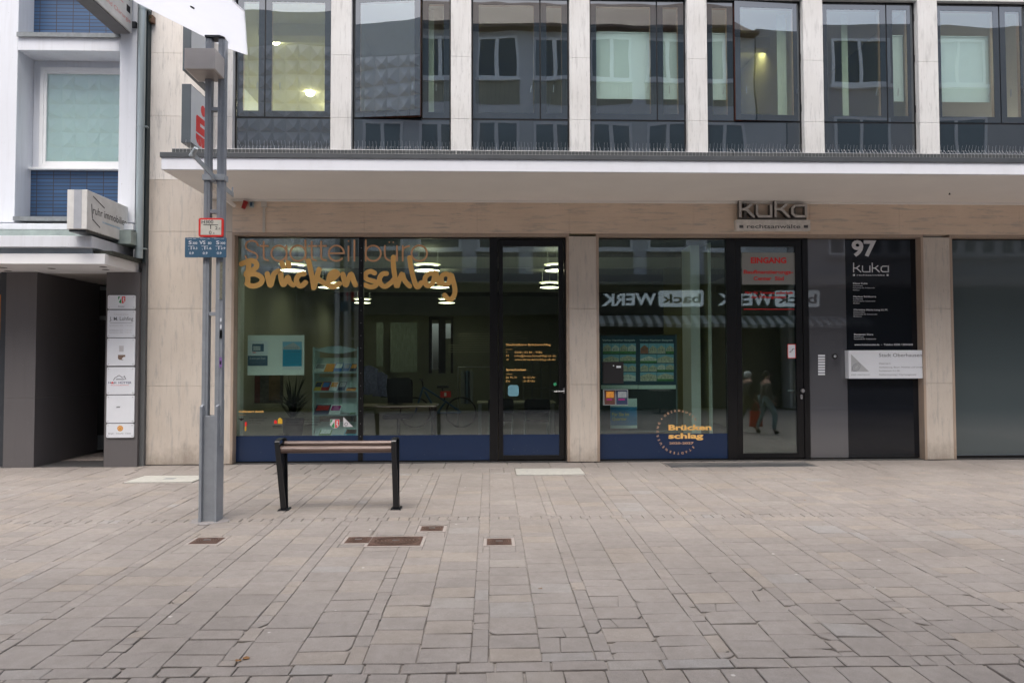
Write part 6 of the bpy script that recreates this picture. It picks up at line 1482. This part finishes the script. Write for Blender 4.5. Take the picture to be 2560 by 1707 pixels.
m.build('roof', flat('roof_tiles', (.13, .085, .07), .7, var=.3, scale=5), ob2)
UW = flat('white_frame', (.80, .84, .88), .4, var=.02)
NETC = flat('net_curtain_grey', (.11, .13, .13), .9)
OG = flat('opposite_pane', (.045, .06, .066), .06, ior=1.8)
pitch_o = 1.835; xs0_ = P(1048, 630, 11.3)[0]
random.seed(4)
proto = None
for fl, zs in enumerate((5.12, 7.87, 10.62)):
    for k in range(-1, 7):
        x0 = -2.28+pitch_o*k; x1 = x0+1.33
        if x0 < X0 or x1 > X1: continue
        m = MB(); hgt = 1.36
        frame_rect(m, x0, x1, zs, zs+hgt, .085, YO, YO+.05); xm = (x0+x1)/2
        if fl == 0: m.box(x0+.085, x1-.085, YO, YO+.05, zs+.42, zs+.50); m.box(xm-.05, xm+.05, YO, YO+.05, zs+.5, zs+hgt-.085)
        else: m.box(xm-.06, xm+.06, YO, YO+.05, zs+.085, zs+hgt-.085)
        m.box(x0-.04, x1+.04, YO, YO+.09, zs-.07, zs)
        w_ = m.build('window', UW, ob2)
        m = MB(); m.box(x0+.085, x1-.085, YO+.01, YO+.015, zs+.085, zs+hgt-.085); m.build('pane', OG, w_)
        m = MB(); m.box(x0-.03, x1+.03, YO+.001, YO+.012, zs-.80, zs-.075); m.build('ribbed_panel', RIB, ob2)
# third house, plain with single windows
ob3 = thing('corner_house', (16, YO, 0), 'plain grey house across the street with broad sills, mirrored at the far right', 'building')
m = MB(); m.box(9.7, 30, YO-8, YO-.1, 0, 12.6); m.build('facade_wall', flat('plaster3', (.42, .42, .43), .8, var=.05, scale=2), ob3)
m = MB(); m.box(9.7, 30, YO-.1, YO+.5, 3.95, 4.25); m.build('ledge', flat('ledge3', (.4, .4, .4), .7), ob3)
m = MB(); m.box(9.8, 30, YO-.1, YO-.06, .1, 3.9); m.build('shop_glazing', OG, ob3)
for k in range(14):
    x0 = 11.0+k*.63; m = MB(); frame_rect(m, x0, x0+.58, 4.98, 6.3, .075, YO-.1, YO-.03); w_ = m.build('window', UW, ob3)
    m = MB(); m.box(x0+.075, x0+.505, YO-.09, YO-.085, 5.05, 6.23); m.build('pane', OG, w_)
m = MB(); m.box(10.9, 20.2, YO-.1, YO+.04, 4.86, 4.975); m.build('sill', flat('ledge3', (.4, .4, .4), .7), ob3)
for zs in (8.0, 10.6):
    for k in range(5):
        x0 = 11.2+k*3.2; m = MB(); frame_rect(m, x0, x0+1.9, zs, zs+1.5, .09, YO-.1, YO-.04); m.box(x0+.9, x0+1.0, YO-.1, YO-.04, zs+.09, zs+1.41); m.box(x0-.08, x0+1.98, YO-.1, YO+.03, zs-.12, zs)
        w_ = m.build('window', UW, ob3); m = MB(); m.box(x0+.09, x0+1.81, YO-.09, YO-.085, zs+.09, zs+1.41); m.build('pane', flat('blind_white', (.55, .60, .68), .7) if (k == 1 and zs > 10) else OG, w_)
# bakery signs and awning
for xs1_, lb in ((6.86, 'bakery sign across the street, white letters beside a white rounded box'), (10.66, 'second bakery sign across the street, farther right than the first')):
    t = thing('bakery_sign', (xs1_-1.6, YO, 3.28), lb, 'sign')
    YS = YO-.02; m = MB(); m.rrect(xs1_-1.44, xs1_, 3.29, 3.84, .09, YS-.03, YS); m.build('box', emis('sign_glow', (.75, .88, 1), .30), t)  # box and white letters given a glow to strengthen their mirror image
    m = MB(); text(m, 'back', xs1_-.1, xs1_-1.34, 3.41, 3.72, YS+.0015, 0, .02, face=1); m.build('lettering', flat('sign_dark', (.05, .055, .05), .6), t)
    m = MB(); text(m, 'WERK', xs1_-1.52, xs1_-3.32, 3.33, 3.74, YS+.0015, 0, .03, face=1); m.build('white_lettering', emis('sign_glow', (1, 1, 1), 1), t)
m = MB()
x = 3.1; k = 0
while x < 12:
    m.add([(x, YO+.02, 3.0), (x+.15, YO+.02, 3.0), (x+.15, YO+.62, 2.70), (x, YO+.62, 2.70)], [(0, 3, 2, 1)], k % 2); m.add([(x, YO+.62, 2.70), (x+.15, YO+.62, 2.70), (x+.15, YO+.62, 2.6), (x, YO+.62, 2.6)], [(0, 3, 2, 1)], k % 2)
    x += .15; k += 1
tag(m.build('awning', [flat('awning_white', (.45, .48, .48), .8), flat('awning_dark', (.12, .13, .12), .8)], org=(7, YO, 2.7)), 'striped awning over the bakery front across the street', 'awning')
# cafe table with two chairs in front of it, mirrored in the door
def cafe_table(x, y, lb):
    t = thing('cafe_table', (x, y, gz(y)), lb, 'table', 'cafe tables across the street'); z = gz(y)
    m = MB(); m.tube((x, y, z+.72), (x, y, z+.74), .33, n=22); m.build('table_top', flat('cafe_top', (.3, .28, .25), .4), t)
    m = MB(); m.tube((x, y, z+.02), (x, y, z+.72), .025); m.tube((x, y, z), (x, y, z+.025), .2, n=16); m.build('pedestal', DARKM, t)
cafe_table(7.6, -10.4, 'round cafe table under the striped awning, nearer the door'); cafe_table(5.2, -10.5, 'round cafe table under the striped awning, farther left')

# ================================================================== TWO PASSERS-BY (mirrored in the right door)
def skinned(name, chain, radii, mat, parent, sub=2):
    me = bpy.data.meshes.new(name); o_ = ORG[parent]
    pts, edges = chain
    me.from_pydata([tuple(Vector(p)-o_) for p in pts], edges, [])
    me.materials.append(mat); ob = bpy.data.objects.new(name, me); COL.objects.link(ob); ob.parent = parent; ORG[ob] = o_
    sk = ob.modifiers.new('skin', 'SKIN'); sk.use_smooth_shade = True
    for i, r in enumerate(radii):
        sv = me.skin_vertices[0].data[i] if me.skin_vertices else None
        if sv: sv.radius = (r if isinstance(r, tuple) else (r, r)); sv.use_root = (i == 0)
    ss = ob.modifiers.new('sub', 'SUBSURF'); ss.levels = sub; ss.render_levels = sub
    return ob
def make_skin_mesh(name, pts, edges, radii, mat, parent):
    me = bpy.data.meshes.new(name); o_ = ORG[parent]
    bm = bmesh.new(); lay = bm.verts.layers.skin.verify()
    vs_ = []
    for i, p in enumerate(pts):
        v = bm.verts.new(Vector(p)-o_); r = radii[i]; v[lay].radius = r if isinstance(r, tuple) else (r, r); v[lay].use_root = (i == 0); vs_.append(v)
    for a, b in edges: bm.edges.new((vs_[a], vs_[b]))
    bm.to_mesh(me); bm.free(); me.materials.append(mat)
    ob = bpy.data.objects.new(name, me); COL.objects.link(ob); ob.parent = parent; ORG[ob] = o_
    sk = ob.modifiers.new('skin', 'SKIN'); sk.use_smooth_shade = True
    ss = ob.modifiers.new('sub', 'SUBSURF'); ss.levels = 2; ss.render_levels = 2
    return ob
SKIN = flat('skin', (.42, .26, .20), .6, var=.03)
def person(x, y, h, lb, stride, coat, trousers, head_mat, scarf, bag=None):
    z = gz(y); k = h/1.7; dirx = 1          # walks towards +X
    t = thing('person', (x, y, z), lb, 'person')
    V = lambda a, b, c: (x+a*k, y+b*k, z+c*k)
    pts = [V(0, 0, .93), V(0, 0, 1.15), V(0, 0, 1.38), V(.02, 0, 1.47), V(.04, 0, 1.60),             # 0 pelvis..4 head
           V(.0, .09, .90), V(stride, .09, .50), V(stride*.9-.02, .09, .10), V(stride*.9+.12, .09, .04),   # left leg
           V(.0, -.09, .90), V(-stride*.5, -.09, .50), V(-stride*1.25, -.09, .14), V(-stride*1.25+.10, -.09, .06),
           V(0, .19, 1.36), V(-.08, .23, 1.10), V(.10, .23, .88), V(0, -.19, 1.36), V(.12, -.23, 1.10), V(.30, -.22, .98)]
    ed = [(0, 1), (1, 2), (2, 3), (3, 4), (0, 5), (5, 6), (6, 7), (7, 8), (0, 9), (9, 10), (10, 11), (11, 12), (2, 13), (13, 14), (14, 15), (2, 16), (16, 17), (17, 18)]
    rd = [(.15*k, .11*k), (.14*k, .10*k), (.14*k, .10*k), .055*k, (.10*k, .09*k), .085*k, .058*k, .04*k, .035*k, .085*k, .058*k, .04*k, .035*k, .055*k, .04*k, .028*k, .055*k, .04*k, .028*k]
    make_skin_mesh('body', pts, ed, rd, SKIN, t)
    # trousers, shoes
    make_skin_mesh('trousers', [pts[0], pts[5], pts[6], pts[7], pts[9], pts[10], pts[11]], [(0, 1), (1, 2), (2, 3), (0, 4), (4, 5), (5, 6)], [.16*k, .10*k, .075*k, .062*k, .10*k, .075*k, .062*k], trousers, t)
    for a, b in ((7, 8), (11, 12)): make_skin_mesh('shoe', [tuple(Vector(pts[a])-Vector((0, 0, .045*k))), pts[b]], [(0, 1)], [.05*k, .042*k], BLK, t)
    make_skin_mesh('coat', [V(0, 0, .72), V(0, 0, .95), V(0, 0, 1.2), V(0, 0, 1.38), pts[13], pts[14], V(.08, .23, .92), pts[16], pts[17], V(.27, -.22, 1.0)], [(0, 1), (1, 2), (2, 3), (3, 4), (4, 5), (5, 6), (3, 7), (7, 8), (8, 9)],
                   [(.19*k, .16*k), (.19*k, .145*k), (.17*k, .13*k), (.16*k, .115*k), .078*k, .06*k, .048*k, .078*k, .06*k, .048*k], coat, t)
    if scarf: make_skin_mesh('headscarf', [V(-.01, 0, 1.44), V(.0, 0, 1.58), V(.01, 0, 1.66)], [(0, 1), (1, 2)], [(.10*k, .09*k), (.125*k, .11*k), (.09*k, .08*k)], head_mat, t)
    else: make_skin_mesh('hair', [V(-.05, 0, 1.52), V(-.01, 0, 1.64), V(.03, 0, 1.70)], [(0, 1), (1, 2)], [(.07*k, .07*k), (.11*k, .10*k), (.06*k, .06*k)], head_mat, t)
    # face
    m = MB(); f = V(.145, 0, 1.585); m.tube(f, V(.165, 0, 1.56), .014*k, n=6, r1=.01*k); m.build('nose', SKIN, t)
    m = MB(); [m.tube(V(.125, s_*.035, 1.605), V(.137, s_*.035, 1.605), .010*k, n=8) for s_ in (-1, 1)]; m.tube(V(.128, -.025, 1.525), V(.128, .025, 1.525), .006*k, n=6); m.build('eyes_and_mouth', BLK, t)
    for (a, side) in ((15, 1), (18, -1)):      # hands: palm, four unequal fingers and a thumb
        p = Vector(pts[a]); d = (p-Vector(pts[a-1])).normalized(); sd_ = Vector((0, 1, 0))
        P0 = [p, p+d*.06*k]; E_ = [(0, 1)]; R__ = [.022*k, .026*k]
        fpts = []
        for j, (off, L_) in enumerate(((-.027, .058), (-.009, .07), (.009, .066), (.027, .05))):
            b0 = len(P0); P0 += [p+d*.075*k+sd_*off*k*.8+Vector((0, 0, 0)), p+d*(.075+L_*.5)*k+sd_*off*k+Vector((.006, 0, 0)), p+d*(.075+L_*.85)*k+sd_*off*k+Vector((.024*k, 0, .006*k))]
            E_ += [(1, b0), (b0, b0+1), (b0+1, b0+2)]; R__ += [.0095*k, .008*k, .007*k]
        b0 = len(P0); P0 += [p+d*.03*k+Vector((.028*k, 0, 0)), p+d*.065*k+Vector((.045*k, 0, 0))]; E_ += [(0, b0), (b0, b0+1)]; R__ += [.010*k, .008*k]
        make_skin_mesh('hand', P0, E_, R__, SKIN, t)
    if bag:
        hx_ = Vector(pts[15])+Vector((.03, 0, -.1))
        b_ = thing('shopping_bag', tuple(hx_), bag[1], 'bag'); m = MB(); m.prism([(hx_.x-.13, hx_.z-.14), (hx_.x+.13, hx_.z-.14), (hx_.x+.15, hx_.z-.5), (hx_.x-.15, hx_.z-.5)], hx_.y-.04, hx_.y+.04); m.build('bag_body', bag[0], b_, bevel=.01)
        m = MB(); m.path([(hx_.x-.08, hx_.y, hx_.z-.14), (hx_.x-.03, hx_.y, hx_.z+.03), (hx_.x+.03, hx_.y, hx_.z+.03), (hx_.x+.08, hx_.y, hx_.z-.14)], .008); m.build('bag_handle', bag[0], b_)
person(5.80, -4.78, 1.44, 'person in a dark coat and white headscarf walking past, mirrored in the right door', .22, flat('coat_dark', (.05, .045, .05), .9), flat('trouser_olive', (.12, .12, .07), .9), flat('scarf_white', (.6, .66, .66), .8), True, (flat('bag_red', (.55, .05, .02), .6), 'red shopping bag carried by the person with the white headscarf'))
person(6.12, -4.50, 1.40, 'person in a grey-brown jacket and pale blue trousers walking ahead, mirrored in the right door', .20, flat('jacket_brown', (.09, .085, .07), .9), flat('trouser_blue', (.22, .33, .36), .9), flat('hair_dark', (.02, .015, .012), .8), False)
